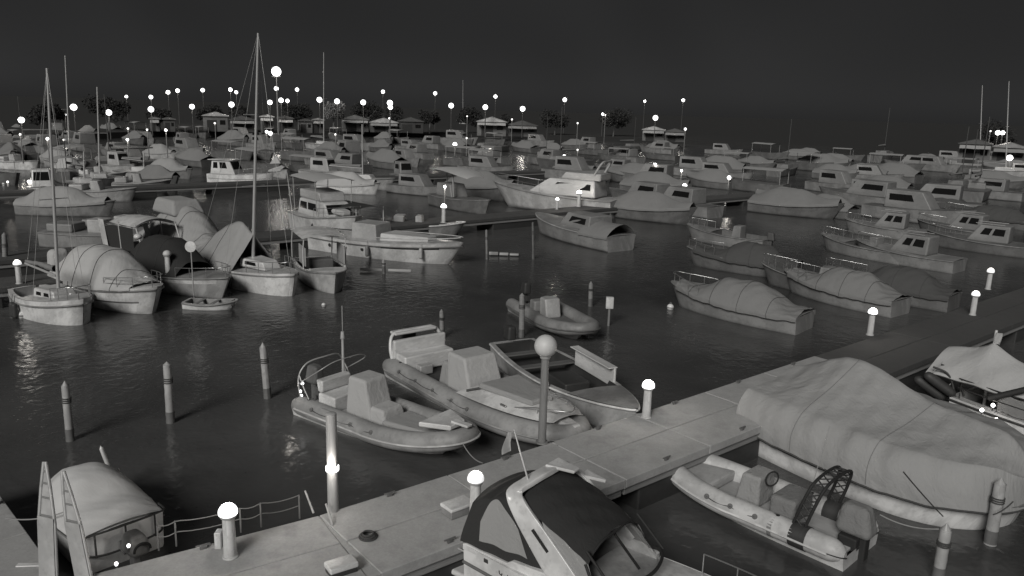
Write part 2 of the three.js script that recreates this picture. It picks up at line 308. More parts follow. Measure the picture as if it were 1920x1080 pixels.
const rub = (F, dy = -.03, r = .035, a = 0) => mergeGeometries([1, -1].map(sd => sweep(u => F.edge(st(a, 1, u), sd, -.006, dy), () => r, 34, 8)));
function pulpit(F, a, h, root, { n = 4, inset = .08, mat = M.steel, r = .016, mid = true, both = true } = {}) {
  const path = u => { const w = u * 2 - 1, s = 1 - (1 - a) * Math.abs(w); return F.edge(s - .012, Math.sign(w) || 1, inset * (s > .96 ? .0 : 1), h); };
  mesh('rail', [sweep(path, () => r, 40, 8), ...(mid ? [sweep(u => path(u).add(V(0, -h * .5, 0)), () => r * .7, 40, 6)] : [])], mat, root);
  for (let i = 0; i <= n; i++) for (const sd of i === n ? [1] : [1, -1]) { const u = .5 - sd * .5 * (1 - i / n), p = path(u); mesh('stanchion', rod(p.clone().add(V(0, -h, 0)), p, r), mat, root); }
}
// cloth stretched over a hull: ridge(s) is its height over the sheer at the centre line
function tarpAt(F, a, b, ridge, { drop = .18, out = .05, pow = 1.25, wr = .03 } = {}) {
  const ph = rnd(9);
  return (u, v, d = 0) => {
    const s = lerp(a, b, u), w = v * 2 - 1, e = F.edge(Math.min(s, 1), 1, -out - d, 0), k = Math.abs(w), t = clamp(k / .86), h = Math.max(ridge(s), .03) + d;
    const y = k > .86 ? e.y - drop * (k - .86) / .14 : e.y + h * (1 - Math.pow(t, pow));
    const f = wr * (Math.sin(s * 47 + w * 5 + ph) * Math.sin(w * 9 + s * 13) * .5 + .5 * Math.sin(s * 23 - w * 7 + ph * 2) + .35 * Math.sin(s * 71 + w * 3) * smooth(.3, .8, k)) * (k > .86 ? .5 : 1);
    return V(e.x, y + f, Math.sign(w) * (e.z * (k > .86 ? 1 : t)) + f * .4);
  };
}
function tarp(F, a, b, ridge, o = {}, n = 60) { const f = tarpAt(F, a, b, ridge, o); return loft((u, v) => f(u, v), n, 40); }
function tarpOn(name, root, F, a, b, ridge, o, mat, seams = [.2, .42, .64, .84]) {
  const f = tarpAt(F, a, b, ridge, o); mesh(name, loft((u, v) => f(u, v), 60, 40), mat, root);
  for (const q of seams) mesh('lashing', sweep(u => f(q + .012 * Math.sin(u * 7), u, .014), () => .011, 36, 5), M.ropeDark, root);
  for (const v of [0, 1]) mesh('hem_rope', sweep(u => f(u, v, .012), () => .014, 40, 5), M.ropeDark, root);
}
function boat(name, label, cat, o) {           // o.st, o.bw: photograph points of stern and bow at a height; or o.at + o.turn + o.L
  let pos, turn, L = o.L;
  if (o.bw && o.st) { const a = at(...o.st), b = at(...o.bw), d = b.clone().sub(a).setY(0); pos = a; turn = Math.atan2(-d.z, d.x); L = L || d.length(); if (o.fromBow) pos = b.addScaledVector(d.normalize(), -L); }
  else if (o.bw) { turn = o.turn * Math.PI / 180; const b = at(...o.bw); pos = V(b.x - Math.cos(turn) * L, 0, b.z + Math.sin(turn) * L); }
  else { turn = o.turn * Math.PI / 180; pos = at(...o.st); }
  const root = thing(name, label, cat, V(pos.x, 0, pos.z), turn, o.group), F = form({ ...o, L });
  mesh('hull', hullGeo(F), o.mat || M.white, root);
  if (o.rub !== false) mesh('rub_rail', rub(F, o.rubDy ?? -.04, o.rubR ?? .035), o.rubMat || M.mid, root);
  return [root, F];
}
function fender(root, F, s, side, mat = M.dark) { const e = F.edge(s, side, -.12, -.5); mesh('fender', [new THREE.CapsuleGeometry(.11, .42, 6, 12).translate(e.x, e.y, e.z), rod(e.clone().add(V(0, .3, 0)), e.clone().add(V(0, .62, -side * .06)), .012)], mat, root); }
function windowsOn(root, P, list, mat = M.glass) { // dark panes let into both long sides of a block P
  for (const [xa, xb, ya, yb] of list) for (const sd of [1, -1]) {
    const zz = (x, y) => { const u = (x - P.x0) / (P.x1 - P.x0), v = (y - P.y0) / (P.y1 - P.y0); return P.w / 2 * (1 + ((P.nose ?? 1) - 1) * u) * (1 - (P.ti ?? 0) * v); };
    mesh('window', loft((u, v) => { const x = lerp(xa, xb, u), y = lerp(ya, yb, v), sh = ((y - P.y0) / (P.y1 - P.y0)) * ((P.sa || 0) * (1 - (x - P.x0) / (P.x1 - P.x0)) - (P.sf || 0) * (x - P.x0) / (P.x1 - P.x0)); return V(x + sh, y, sd * (zz(x, y) + .008)); }, 4, 2), mat, root);
  }
}
function windscreen(root, P, ya, yb, inset = .12, mat = M.glass, aft = false) {
  mesh('window', loft((u, v) => { const y = lerp(ya, yb, v), k = (y - P.y0) / (P.y1 - P.y0), w = P.w / 2 * (aft ? 1 : (P.nose ?? 1)) * (1 - (P.ti ?? 0) * k) - inset; return V(aft ? P.x0 + k * (P.sa || 0) - .008 : P.x1 - k * (P.sf || 0) + .008, y, lerp(-w, w, u)); }, 4, 2), mat, root);
}
function outboard(root, x, y, z, mat = M.dark, s = 1) {
  mesh('outboard_motor', [block({ x0: x - .42 * s, x1: x + .1 * s, y0: y + .25 * s, y1: y + .8 * s, w: .36 * s, ti: .2, sa: .12 * s, r: .1 * s, dz: z }), box(x - .22 * s, x - .02 * s, y - .75 * s, y + .27 * s, z - .08 * s, z + .08 * s, .04), box(x - .08 * s, x + .14 * s, y - .05 * s, y + .2 * s, z - .12 * s, z + .12 * s, .03)], mat, root);
}
function mast(root, x, y, h, r = .075, mat = M.alu, lean = 0) { mesh('mast', rod(V(x, y, 0), V(x - lean, y + h, 0), r, r * .65, 10), mat, root); }
function rigging(root, F, x, y, h, sx = .3) {
  const top = V(x, y + h * .96, 0), out = [];
  for (const sd of [1, -1]) { out.push(rod(F.edge(x / F.L, sd, .05, 0), top, .008)); mesh('spreader', rod(V(x, y + h * .55, 0), V(x - .05, y + h * .56, sd * .7), .02), M.alu, root); }
  out.push(rod(F.edge(.99, 1, 0, 0), top, .008), rod(V(.05, F.sheer(0), 0), top, .008));
  mesh('rigging_wire', out, M.alu, root);
}
function inflatable(root, L, B, r, rise, mats, { y0 = r * .8 + .1, stripe } = {}) {
  const hw = B / 2 - r, path = u => {
    const w = u * 2 - 1, k = Math.abs(w), sd = Math.sign(w) || 1, sMid = .52;          // k: 0 bow, 1 stern end
    if (k > .48) { const s = (1 - k) / .52 * sMid; return V(s * L, y0 + .02 * s, sd * hw * (.96 + .04 * s / sMid)); }
    const a = (1 - k / .48) * Math.PI / 2, s = sMid + (1 - sMid) * Math.sin(a); return V(s * L, y0 + rise * Math.pow(Math.sin(a), 2.2), sd * hw * Math.pow(Math.cos(a), .82));
  };
  mesh('tube', sweep(path, u => { const k = Math.abs(u * 2 - 1); return r * (k > .93 ? Math.max(.05, Math.sqrt(1 - Math.pow((k - .93) / .07, 1.6) * .93)) : 1) * (1 - .12 * smooth(.3, 0, k)); }, 120, 24), mats[0], root);
  mesh('rub_strake', sweep(u => { const p = path(.03 + u * .94), q = path(Math.min(1, .031 + u * .94)).sub(path(.03 + u * .94)).setY(0).normalize(); return p.add(V(-q.z, 0, q.x).multiplyScalar(-r * .99)).add(V(0, -.02, 0)); }, () => .03, 90, 8), mats[1], root);
  const F = form({ L: L * .97, B: B - r * 1.1, fs: y0 - .05, fb: y0 + rise * .5, tr: .95, rake: .9, flare: .5, draft: .3 });
  mesh('hull', hullGeo(F), mats[2], root);
  return { path, hw, y0, F };
}
function ribKit(r, I, xs, rad, wheel, y) { // grab lines in bights, valves and a wheel
  for (const s of [1, -1]) { for (let i = 0; i + 1 < xs.length; i++) mesh('grab_line', rope(V(xs[i], y + rad * .55, s * (I.hw + rad * .86)), V(xs[i + 1], y + rad * .55, s * (I.hw + rad * .86)), .05, .012), M.ropeDark, r);
    for (const x of xs) mesh('line_patch', new THREE.CylinderGeometry(.06, .06, .02, 14).rotateX(Math.PI / 2 - s * .55).translate(x, y + rad * .56, s * (I.hw + rad * .84)), M.dim, r);
    mesh('valve', new THREE.CylinderGeometry(.045, .045, .02, 14).translate(xs[0] - .4, y + rad * 1.0, s * I.hw * .97), M.black, r); }
  if (wheel) mesh('steering_wheel', new THREE.TorusGeometry(.17, .018, 8, 24).rotateY(Math.PI / 2 - .4).translate(...wheel), M.black, r);
}
const rope = (a, b, sag = .15, r = .012, n = 8) => { const P = []; for (let i = 0; i <= n; i++) { const q = a.clone().lerp(b, i / n); q.y -= sag * 4 * (i / n) * (1 - i / n); P.push(q); } return tube(P, r, true, n * 3); };
function line(label, a, b, sag = .2, mat = M.rope, r = .014) { tag(mesh('mooring_line', rope(a, b, sag, r), mat), label, 'rope'); }

// ================================================================ boats by the near dock
{ // smaller inflatable with tall covered console
  const L = 5.8, B = 2.3, turn = -37 * Math.PI / 180, bow = at(872, 818, .7);
  const r = thing('inflatable_boat', 'smaller grey inflatable boat with tall covered console and thin roll bar', 'inflatable boat', V(bow.x - Math.cos(turn) * L, 0, bow.z + Math.sin(turn) * L), turn);
  const I = inflatable(r, L, B, .27, .34, [M.tube, M.tubeLight, M.white], { y0: .36 });
  mesh('deck', loft((u, v) => { const s = lerp(.05, .95, u), h = Math.min(I.hw, I.F.half(s) + .12); return V(s * L, .34 + .3 * Math.pow(s, 4), (v * 2 - 1) * h); }, 16, 4), M.pale, r);
  mesh('console_cover', [block({ x0: 1.75, x1: 2.85, y0: .32, y1: 1.5, w: .92, ti: .12, sf: .32, sa: .1, r: .1 }), block({ x0: 2.6, x1: 3.35, y0: .32, y1: .8, w: .85, ti: .1, sf: .15, r: .1 })], M.clothPale, r);
  mesh('bench_seat', [block({ x0: .75, x1: 1.45, y0: .32, y1: .78, w: 1.15, r: .06 }), block({ x0: .72, x1: .9, y0: .78, y1: 1.15, w: 1.1, sa: -.1, r: .06 })], M.white, r);
  mesh('cushion', block({ x0: 3.3, x1: 5.0, y0: .33, y1: .62, w: 1.1, nose: .55, r: .09 }), M.cloth, r);
  mesh('bow_step', [block({ x0: 4.75, x1: 5.55, y0: .86, y1: 1.0, w: 1.25, nose: .45, r: .04 }), box(5.4, 5.95, .98, 1.05, -.1, .1, .02)], M.white, r);
  outboard(r, .05, .45, 0, M.dim, 1.05);
  const bar = [[.35, .4, .85], [.25, 1.2, .84], [.3, 1.55, .6], [.42, 1.66, 0], [.3, 1.55, -.6], [.25, 1.2, -.84], [.35, .4, -.85]];
  mesh('roll_bar', [tube(bar, .022, true, 50), tube([[.85, .42, .85], [.5, .9, .85], [.27, 1.25, .83]], .018, true), tube([[.85, .42, -.85], [.5, .9, -.85], [.27, 1.25, -.83]], .018, true)], M.alu, r);
  mesh('bimini_bow', [tube([[.4, 1.1, .85], [1.2, 1.62, .84], [1.35, 1.8, .5], [1.4, 1.84, 0], [1.35, 1.8, -.5], [1.2, 1.62, -.84], [.4, 1.1, -.85]], .014, true, 50)], M.alu, r);
  mesh('light_mast', [rod([.55, .9, -.55], [.55, 2.1, -.55], .045, .04), cyl(.07, .05, .22, .55, 2.1, -.55), rod([.55, 2.3, -.55], [.55, 3.1, -.55], .012)], M.pale, r);
  for (const [x, y, z] of [[.3, .78, .84], [.36, 1.02, .8], [.26, .62, .78]]) mesh('glowing_reflector', new THREE.SphereGeometry(.045, 12, 8).translate(x, y, z), M.glow, r);  // shine on the reflectors is put in as their own glow
  light(r, .1, .9, 1.1, .12);  // small light added to go with that glow
  ribKit(r, I, [1.1, 1.9, 2.7, 3.5], .27, [1.66, 1.18, 0], .36);
  mesh('side_patch', [1, -1].map(s => box(1.4, 2.0, .5, .53, s * I.hw - .12, s * I.hw + .12, .01).translate(0, .08, 0)), M.mid, r);
}
{ // larger inflatable with two covered seats and white bow
  const L = 8.2, B = 2.75, turn = -52 * Math.PI / 180, bow = at(1076, 806, .75);
  const r = thing('inflatable_boat', 'larger grey inflatable boat with white stern arch and white foredeck', 'inflatable boat', V(bow.x - Math.cos(turn) * L, 0, bow.z + Math.sin(turn) * L), turn);
  const I = inflatable(r, L, B, .31, .2, [M.tube, M.tube, M.white], { y0: .45 });
  mesh('deck', loft((u, v) => { const s = lerp(.04, .6, u), h = I.hw; return V(s * L, .38, (v * 2 - 1) * h); }, 10, 4), M.dark, r);
  mesh('foredeck', loft((u, v) => { const s = lerp(.54, .97, u), w = v * 2 - 1, h = Math.min(I.hw + .12, I.hw * Math.pow(Math.max(0, 1 - Math.pow((s - .52) / .48, 2.2)), .5) + .12); return V(s * L, .8 + .18 * s * s + .2 * (1 - w * w) * smooth(.5, .62, s) * (1 - .6 * smooth(.7, 1, s)), w * h); }, 24, 12), M.white, r);
  mesh('sunpad', [block({ x0: 4.9, x1: 6.9, y0: 1.02, y1: 1.2, w: 1.5, nose: .5, r: .08 })], M.cloth, r);
  mesh('anchor_locker', block({ x0: 7.05, x1: 7.7, y0: .95, y1: 1.05, w: .55, nose: .6, r: .03 }), M.pale, r);
  mesh('bow_nose', [block({ x0: 7.5, x1: 8.35, y0: .55, y1: .92, w: .62, nose: .35, r: .08 })], M.white, r);
  mesh('bow_rail', [tube([[6.6, 1.0, .72], [7.3, 1.18, .55], [7.9, 1.22, .25], [8.1, 1.22, 0], [7.9, 1.22, -.25], [7.3, 1.18, -.55], [6.6, 1.0, -.72]], .018, true, 50), rod([7.3, .95, .5], [7.3, 1.18, .55], .014), rod([7.3, .95, -.5], [7.3, 1.18, -.55], .014)], M.steel, r);
  mesh('console_cover', [block({ x0: 3.15, x1: 4.45, y0: .4, y1: 1.62, w: 1.3, ti: .1, sf: .5, sa: -.1, r: .1 })], M.clothPale, r);
  mesh('seat_cover', block({ x0: 2.5, x1: 3.1, y0: .4, y1: 1.2, w: 1.15, ti: .15, sa: .1, r: .12 }), M.cloth, r);
  mesh('coaming', tube([[4.7, .95, 1.0], [5.0, 1.06, .6], [5.1, 1.1, 0], [5.0, 1.06, -.6], [4.7, .95, -1.0]], .035, true, 40), M.dark, r);
  mesh('stern_bench', [block({ x0: .55, x1: 1.15, y0: .4, y1: .95, w: 1.9, r: .07 }), block({ x0: .35, x1: .55, y0: .6, y1: 1.35, w: 2.0, sa: .05, r: .06 })], M.white, r);
  const arch = (x, y, w) => [[x + .35, .6, w], [x + .15, y * .75, w * .98], [x, y, w * .8], [x - .05, y + .04, 0], [x, y, -w * .8], [x + .15, y * .75, -w * .98], [x + .35, .6, -w]];
  mesh('stern_arch', tube(arch(.15, 1.45, 1.02), .06, true, 60), M.white, r);
  mesh('arch_panel', block({ x0: -.1, x1: .28, y0: 1.42, y1: 1.52, w: 1.6, r: .04 }), M.white, r);
  mesh('step', block({ x0: 1.3, x1: 1.6, y0: .4, y1: .72, w: .5, r: .05, dz: .4 }), M.pale, r);
  outboard(r, -.12, .5, 0, M.dark, 1.25);
  ribKit(r, I, [1.4, 2.4, 3.4, 4.4, 5.2], .31, null, .45);
  mesh('cleat', [1, -1].map(s => box(6.2, 6.42, .98, 1.03, s * .9 - .03, s * .9 + .03, .01)), M.steel, r);
}
{ // dark open motorboat beyond the globe lamp
  const [r, F] = boat('open_motorboat', 'dark open motorboat with pale gunwales and a pale side panel', 'motorboat', { st: [960, 640, .6], bw: [1195, 770, .9], L: 8.0, fromBow: 1, B: 2.3, fs: .62, fb: .95, tr: .75, rake: .5, mat: M.pale, rubMat: M.white });
  well(F, 0, .72, r, { floor: .2, capMat: M.pale, inMat: M.dark, floorMat: M.dark });
  mesh('deck', deckGeo(F, .72, .995, .01), M.mid, r);
  mesh('side_panel', [box(3.0, 5.4, .55, 1.2, -.98, -.9, .02), box(3.0, 5.4, 1.17, 1.21, -1.02, -.7, .015)], M.white, r);
  mesh('thwart', [box(1.2, 1.5, .55, .6, -.95, .95, .01), box(2.6, 2.9, .55, .6, -.98, .98, .01)], M.dim, r);
  mesh('engine_box', block({ x0: 3.6, x1: 4.8, y0: .2, y1: .62, w: .9, r: .06 }), M.dark, r);
  mesh('fender', [new THREE.CapsuleGeometry(.1, .4, 6, 12).translate(4.9, .6, 1.2)], M.white, r);
  outboard(r, -.05, .35, 0, M.dark);
}
{ // grey inflatable at centre, bow up left
  const turn = -66 * Math.PI / 180, L = 5.6, b = at(1100, 622, .5);
  const r = thing('inflatable_boat', 'dim grey inflatable boat with bare console at upper centre', 'inflatable boat', V(b.x - Math.cos(turn) * L, 0, b.z + Math.sin(turn) * L), turn);
  inflatable(r, L, 2.3, .27, .25, [M.mid, M.dim, M.pale], { y0: .38 });
  mesh('console', block({ x0: 2.1, x1: 2.8, y0: .3, y1: 1.1, w: .7, sf: .2, r: .08 }), M.pale, r);
  mesh('seat', block({ x0: 1.2, x1: 1.7, y0: .3, y1: .8, w: .8, r: .08 }), M.mid, r);
  mesh('deck', box(.2, 4.6, .26, .32, -.75, .75, .01), M.dim, r);
  outboard(r, .05, .45, 0, M.dark);
  const w = at(1143, 572, .9); const o = thing('fuel_box', 'small white box on a thin stand right of the dim inflatable', 'box', V(w.x, 0, w.z));
  mesh('stand', cyl(.05, .05, 1.0, 0, -.2, 0), M.mid, o); mesh('cabinet', box(-.16, .16, .75, 1.25, -.1, .1, .03), M.white, o);
}
{ // black-canopied cruiser, bottom centre
  const turn = -38 * Math.PI / 180, c = at(867, 1022, 1.2), B = 2.5, L = 6.4;
  const r = thing('canopy_cruiser', 'white cabin cruiser under black canvas canopy with white radar arch', 'motorboat', V(c.x - Math.sin(turn) * 1.2 * .84, 0, c.z - Math.cos(turn) * 1.2 * .84), turn); r.scale.z = .84;
  const F = form({ L, B, fs: 1.2, fb: 1.5, tr: .93, rake: 1.1, flare: .22, draft: .3 });
  mesh('hull', hullGeo(F, 36), M.white, r); mesh('rub_rail', rub(F, -.34, .03), M.dim, r);
  well(F, 0, .34, r, { inset: .2, floor: .55, floorMat: M.teak });
  mesh('deck', deckGeo(F, .34, .995, -.005, .02, .1), M.white, r);
  // quarter coaming that rises to the arch foot, with the notch in front of the canopy
  for (const s of [1, -1]) {
    const sh = new THREE.Shape([[0, 1.2], [.05, 1.22], [1.0, 1.22], [1.12, 1.3], [2.6, 1.42], [2.9, 1.3], [2.9, 1.14], [0, 1.12]].map(p => new THREE.Vector2(...p)));
    mesh('side_coaming', new THREE.ExtrudeGeometry(sh, { depth: .1, bevelEnabled: true, bevelSize: .015, bevelThickness: .015, bevelSegments: 2 }).translate(0, 0, s > 0 ? 1.06 : -1.16), M.white, r);
  }
  mesh('arch', (() => {   // rectangular bar swept along a bent path, leaning aft
    const P = [V(2.28, 1.28, 1.12), V(1.62, 1.85, 1.06), V(1.1, 2.32, 1.0), V(.95, 2.46, .9), V(1.0, 2.56, .5), V(1.04, 2.6, 0), V(1.0, 2.56, -.5), V(.95, 2.46, -.9), V(1.1, 2.32, -1.0), V(1.62, 1.85, -1.06), V(2.28, 1.28, -1.12)], C = new THREE.CatmullRomCurve3(P, false, 'centripetal');
    return loft((u, v) => { const p = C.getPoint(u), k = Math.abs(u * 2 - 1), w = lerp(.15, .26, smooth(.45, 1, k)), t = .055, a = v * Math.PI * 2, ca = Math.cos(a), sa = Math.sin(a), ex = Math.sign(ca) * Math.pow(Math.abs(ca), .35), ey = Math.sign(sa) * Math.pow(Math.abs(sa), .35); const n = k > .62 ? V(0, .25, Math.sign(u - .5) * -1) : V(-.2, 1, 0).lerp(V(0, .3, Math.sign(u - .5) * -1), smooth(.45, .62, k)); n.normalize(); const tg = C.getTangent(u), s = tg.clone().cross(n).normalize(); return p.addScaledVector(s, ex * w).addScaledVector(n, ey * t); }, 70, 28);
  })(), M.white, r);
  mesh('arch_wing', [block({ x0: .95, x1: 1.5, y0: 2.62, y1: 2.68, w: .5, nose: .4, r: .025, dz: -.4 }), block({ x0: 1.25, x1: 1.75, y0: 2.28, y1: 2.34, w: .34, nose: .1, r: .02, dz: -1.12 })], M.white, r);
  mesh('arch_slot', box(-.22, .22, -.03, .03, -.006, .006, .004).rotateZ(-.72).translate(1.66, 1.9, 1.125), M.black, r);
  // aft canopy
  const aft = (u, v) => { // u: 0 aft edge .. 1 arch ; v: starboard foot over the top to port foot
    const x = lerp(.02 + .0, 1.05, u), w = v * 2 - 1, k = Math.abs(w), top = lerp(2.1, 2.52, Math.pow(u, .8)), hw = lerp(1.08, 1.02, u), lo = 1.22;
    const side = smooth(.0, .5, 1 - k), y = k > .5 ? lerp(lo, top - .14, (1 - k) / .5) : top - .14 * Math.pow(k / .5, 2.4), z = Math.sign(w) * (k > .5 ? lerp(hw + .06, hw * .86, Math.pow((1 - k) / .5, 1.4)) : hw * .86 * k / .5);
    return V(x + (k > .5 ? (1 - u) * .12 * (1 - (1 - k) / .5) * -1 : 0) + (k > .5 ? u * (1 - (1 - k) / .5) * .95 : 0), y + .012 * Math.sin(u * 19 + w * 8), z + .01 * Math.sin(u * 23 + k * 9));
  };
  mesh('aft_canopy', loft(aft, 26, 60), M.canvas, r);
  mesh('aft_curtain', loft((u, v) => { const a = aft(0, u * .5), b = aft(0, 1 - u * .5); return a.lerp(b, v).add(V(.01, 0, 0)); }, 16, 10), M.canvas, r);
  mesh('canopy_window', (() => { // clear vinyl pane stitched into the starboard side, arched top
    return loft((u, v) => { const uu = lerp(.22, .78, u), top = .49 - .2 * Math.pow(Math.abs(u * 2 - 1), 2.4), k = lerp(.1, top, v); const p = aft(uu, 1 - k * .5 ); return p.add(V(0, .006, .014)); }, 16, 12);
  })(), M.film, r);
  // forward hood and its side windows, windscreen
  const hood = (u, v) => { const w = v * 2 - 1, x = lerp(1.05, 2.5, u), top = lerp(2.55, 2.02, Math.pow(u, 1.5)), hw = lerp(1.0, .98, u); const k = Math.abs(w); return V(x + .05 * k, top - .26 * Math.pow(k, 2.6) + .012 * Math.sin(u * 21 + w * 7), w * hw); };
  mesh('forward_hood', loft(hood, 24, 30), M.canvas, r);
  for (const s of [1, -1]) mesh('side_window', loft((u, v) => { const a = hood(lerp(.35, 1, u), s > 0 ? 1 : 0), b = V(lerp(2.0, 2.75, u), 1.42, s * 1.06); return a.lerp(b, v); }, 6, 4), M.film, r);
  mesh('windscreen_frame', [1, -1, 0].map(s => rod([2.5, 1.98, s * .97], [3.05, 1.5, s * .98], .026)).concat([tube([[2.5, 1.76, .98], [2.54, 2.0, .5], [2.56, 2.02, 0], [2.54, 2.0, -.5], [2.5, 1.76, -.98]], .022, true), tube([[2.75, 1.4, 1.06], [3.05, 1.5, .9], [3.3, 1.54, 0], [3.05, 1.5, -.9], [2.75, 1.4, -1.06]], .03, true), rod([2.5, 1.76, .99], [2.75, 1.4, 1.07], .03), rod([2.5, 1.76, -.99], [2.75, 1.4, -1.07], .03)]), M.black, r);
  mesh('windscreen', loft((u, v) => { const w = u * 2 - 1, a = V(2.56 - .06 * w * w, 2.0 - .22 * w * w, w * .97), b = V(3.3 - .5 * w * w, 1.53 - .12 * w * w, w * 1.04); return a.lerp(b, v); }, 14, 3), M.clear, r);
  mesh('cabin_hatch', block({ x0: 4.1, x1: 4.65, y0: 1.44, y1: 1.52, w: .55, r: .03 }), M.glass, r);
  pulpit(F, .6, .4, r, { n: 4, inset: .1, mid: false, r: .012 });
  mesh('horn', new THREE.SphereGeometry(.05, 12, 8).scale(1.6, 1, 1).translate(3.2, 1.6, .55), M.steel, r);
  mesh('vent_grille', [box(.5, .6, 1.06, 1.14, 1.165, 1.195, .01)], M.dark, r);
  const font = await new FontLoader().loadAsync('fonts/droid/droid_sans_bold.typeface.json');
  for (const [ch, x, y] of [['Q', .84, .97], ['8', 1.03, .95]]) mesh('registration_letter', new TextGeometry(ch, { font, size: .1, depth: .012, curveSegments: 5 }).rotateY(0).translate(x, y, F.pt(x / L, .17, 1).z - .002), M.black, r);
  mesh('swim_platform', [block({ x0: -.75, x1: .02, y0: .3, y1: .42, w: 1.9, r: .05, sa: .0 })], M.white, r);
  mesh('platform_rail', [tube([[-.1, .42, .92], [-.1, .9, .92], [-.65, .9, .9], [-.68, .42, .9]], .018), rod([-.6, .42, -.7], [-.6, .85, -.7], .018)], M.alu, r);
  tag(mesh('flag_staff', rod([0, 0, 0], [-.3, .88, .06], .018, .012), M.white), 'thin white staff slanting up from the cruiser arch', 'flagstaff');
  const fs = scene.children.at(-1), base = V(1.0, 2.6, .44).applyAxisAngle(V(0, 1, 0), turn).add(r.position); fs.position.copy(base); fs.rotation.y = turn;
  const fl = mesh('flag', loft((u, v) => V(-.3 + .02 - v * .10 - u * .13 * (1 - .3 * v) , .86 - v * .42 - u * .06, .06 + u * .08 + .05 * Math.sin(u * 5 + v * 4)).addScaledVector(V(.3, -.88, -.06), v * .0), 10, 14), M.clothPale);
  fl.position.copy(base); fl.rotation.y = turn; tag(fl, 'limp white flag hanging from the staff on the cruiser arch', 'flag');
}
{ // little things about the cruiser's stern
  const p = at(640, 1062, DY + .1), o = thing('power_pedestal', 'low pale box lying on the dock at the bottom edge', 'box', p.setY(DY), .6);
  mesh('lid', block({ x0: -.26, x1: .26, y0: .09, y1: .2, w: .34, ti: .1, r: .03 }), M.white, o); mesh('base', box(-.24, .24, 0, .1, -.15, .15, .02), M.dark, o);
  pile('short pale pile standing in the water left of the cruiser stern', 790, 1020, 790, 1090, .085, M.pale);
  line('rope from the dock to the swim platform of the canopy cruiser', at(752, 1030, DY), at(815, 1053, .8), .05);
  const c = at(690, 1003, DY + .05), k = thing('rope_coil', 'dark coil of rope lying on the dock seam', 'rope', c.setY(DY));
  for (let i = 0; i < 3; i++) mesh('loop', new THREE.TorusGeometry(.16 - i * .03, .02, 8, 24).rotateX(Math.PI / 2).translate(0, .02 + i * .03, 0), M.ropeDark, k);
  const b = at(858, 962, DY), bb = thing('dock_box', 'pale flat dock box half hidden behind the black canopy', 'box', b.setY(DY), .7);
  mesh('lid', block({ x0: -.3, x1: .3, y0: .16, y1: .24, w: .4, r: .03 }), M.white, bb); mesh('chest', box(-.28, .28, 0, .16, -.18, .18, .02), M.mid, bb);
}
{ // black and white inflatable at the lower right, bow to the dock
  const turn = -46 * Math.PI / 180, L = 4.7, b = at(1265, 845, .75);
  const r = thing('inflatable_boat', 'white inflatable boat with dark bands and black lattice roll bar at lower right', 'inflatable boat', b.setY(0), turn + Math.PI);
  // built stern towards +x of the dock side: local x runs from stern to bow again
  r.position.set(b.x + Math.cos(turn) * L, 0, b.z - Math.sin(turn) * L);
  const I = inflatable(r, L, 2.1, .25, .2, [M.tubeLight, M.white, M.white], { y0: .36 });
  for (const s of [1, -1]) {
    mesh('tube_band', new THREE.CylinderGeometry(.262, .262, .36, 28, 1, true).rotateZ(Math.PI / 2).translate(.95, .36, s * I.hw * .965), M.dark, r);
    mesh('tube_band', new THREE.CylinderGeometry(.256, .256, .1, 28, 1, true).rotateZ(Math.PI / 2).translate(1.55, .36, s * I.hw * .98), M.mid, r);
    const t = new THREE.TorusGeometry(.255, .012, 6, 28, Math.PI).rotateX(Math.PI).rotateZ(0); mesh('tube_seam', t.rotateX(Math.PI / 2 - .25 * s).scale(1.4, 1, 1).translate(.33, .3, s * I.hw * .96), M.black, r);
  }
  mesh('deck', box(.1, 3.7, .24, .3, -.72, .72, .01), M.pale, r);
  mesh('foredeck', block({ x0: 3.3, x1: 4.35, y0: .3, y1: .55, w: 1.25, nose: .4, r: .08 }), M.pale, r);
  mesh('seat', block({ x0: 1.3, x1: 1.9, y0: .3, y1: .85, w: .9, r: .1 }), M.clothDim, r);
  mesh('console', block({ x0: 2.2, x1: 2.8, y0: .3, y1: 1.05, w: .7, sf: .15, r: .08 }), M.cloth, r);
  mesh('outboard_cover', block({ x0: -.25, x1: .55, y0: .5, y1: 1.15, w: .55, ti: .3, sa: .15, sf: .1, r: .16 }), M.clothDim, r);
  mesh('outboard_leg', [box(-.12, .12, -.4, .55, -.12, .12, .04), box(.0, .4, .2, .5, -.3, .3, .04)], M.black, r);
  // lattice roll bar
  const hoop = dx => [[1.15 + dx, .55, .8], [1.0 + dx, 1.1, .78], [.9 + dx, 1.5, .62], [.88 + dx, 1.62, 0], [.9 + dx, 1.5, -.62], [1.0 + dx, 1.1, -.78], [1.15 + dx, .55, -.8]];
  const h1 = new THREE.CatmullRomCurve3(hoop(0).map(p => V(...p))), h2 = new THREE.CatmullRomCurve3(hoop(-.26).map(p => V(...p)));
  mesh('roll_bar', [tube(hoop(0), .035, true, 60), tube(hoop(-.26), .035, true, 60)], M.black, r);
  mesh('lattice', Array.from({ length: 18 }, (_, i) => rod(h1.getPoint(i / 18), h2.getPoint((i + 1) / 18), .016)).concat(Array.from({ length: 18 }, (_, i) => rod(h2.getPoint(i / 18), h1.getPoint((i + 1) / 18), .016))), M.dark, r);
  mesh('antenna', rod([.9, 1.6, -.6], [.7, 2.9, -.62], .01, .006), M.alu, r);
  ribKit(r, I, [1.9, 2.5, 3.1], .25, [2.1, .98, 0], .36);
}
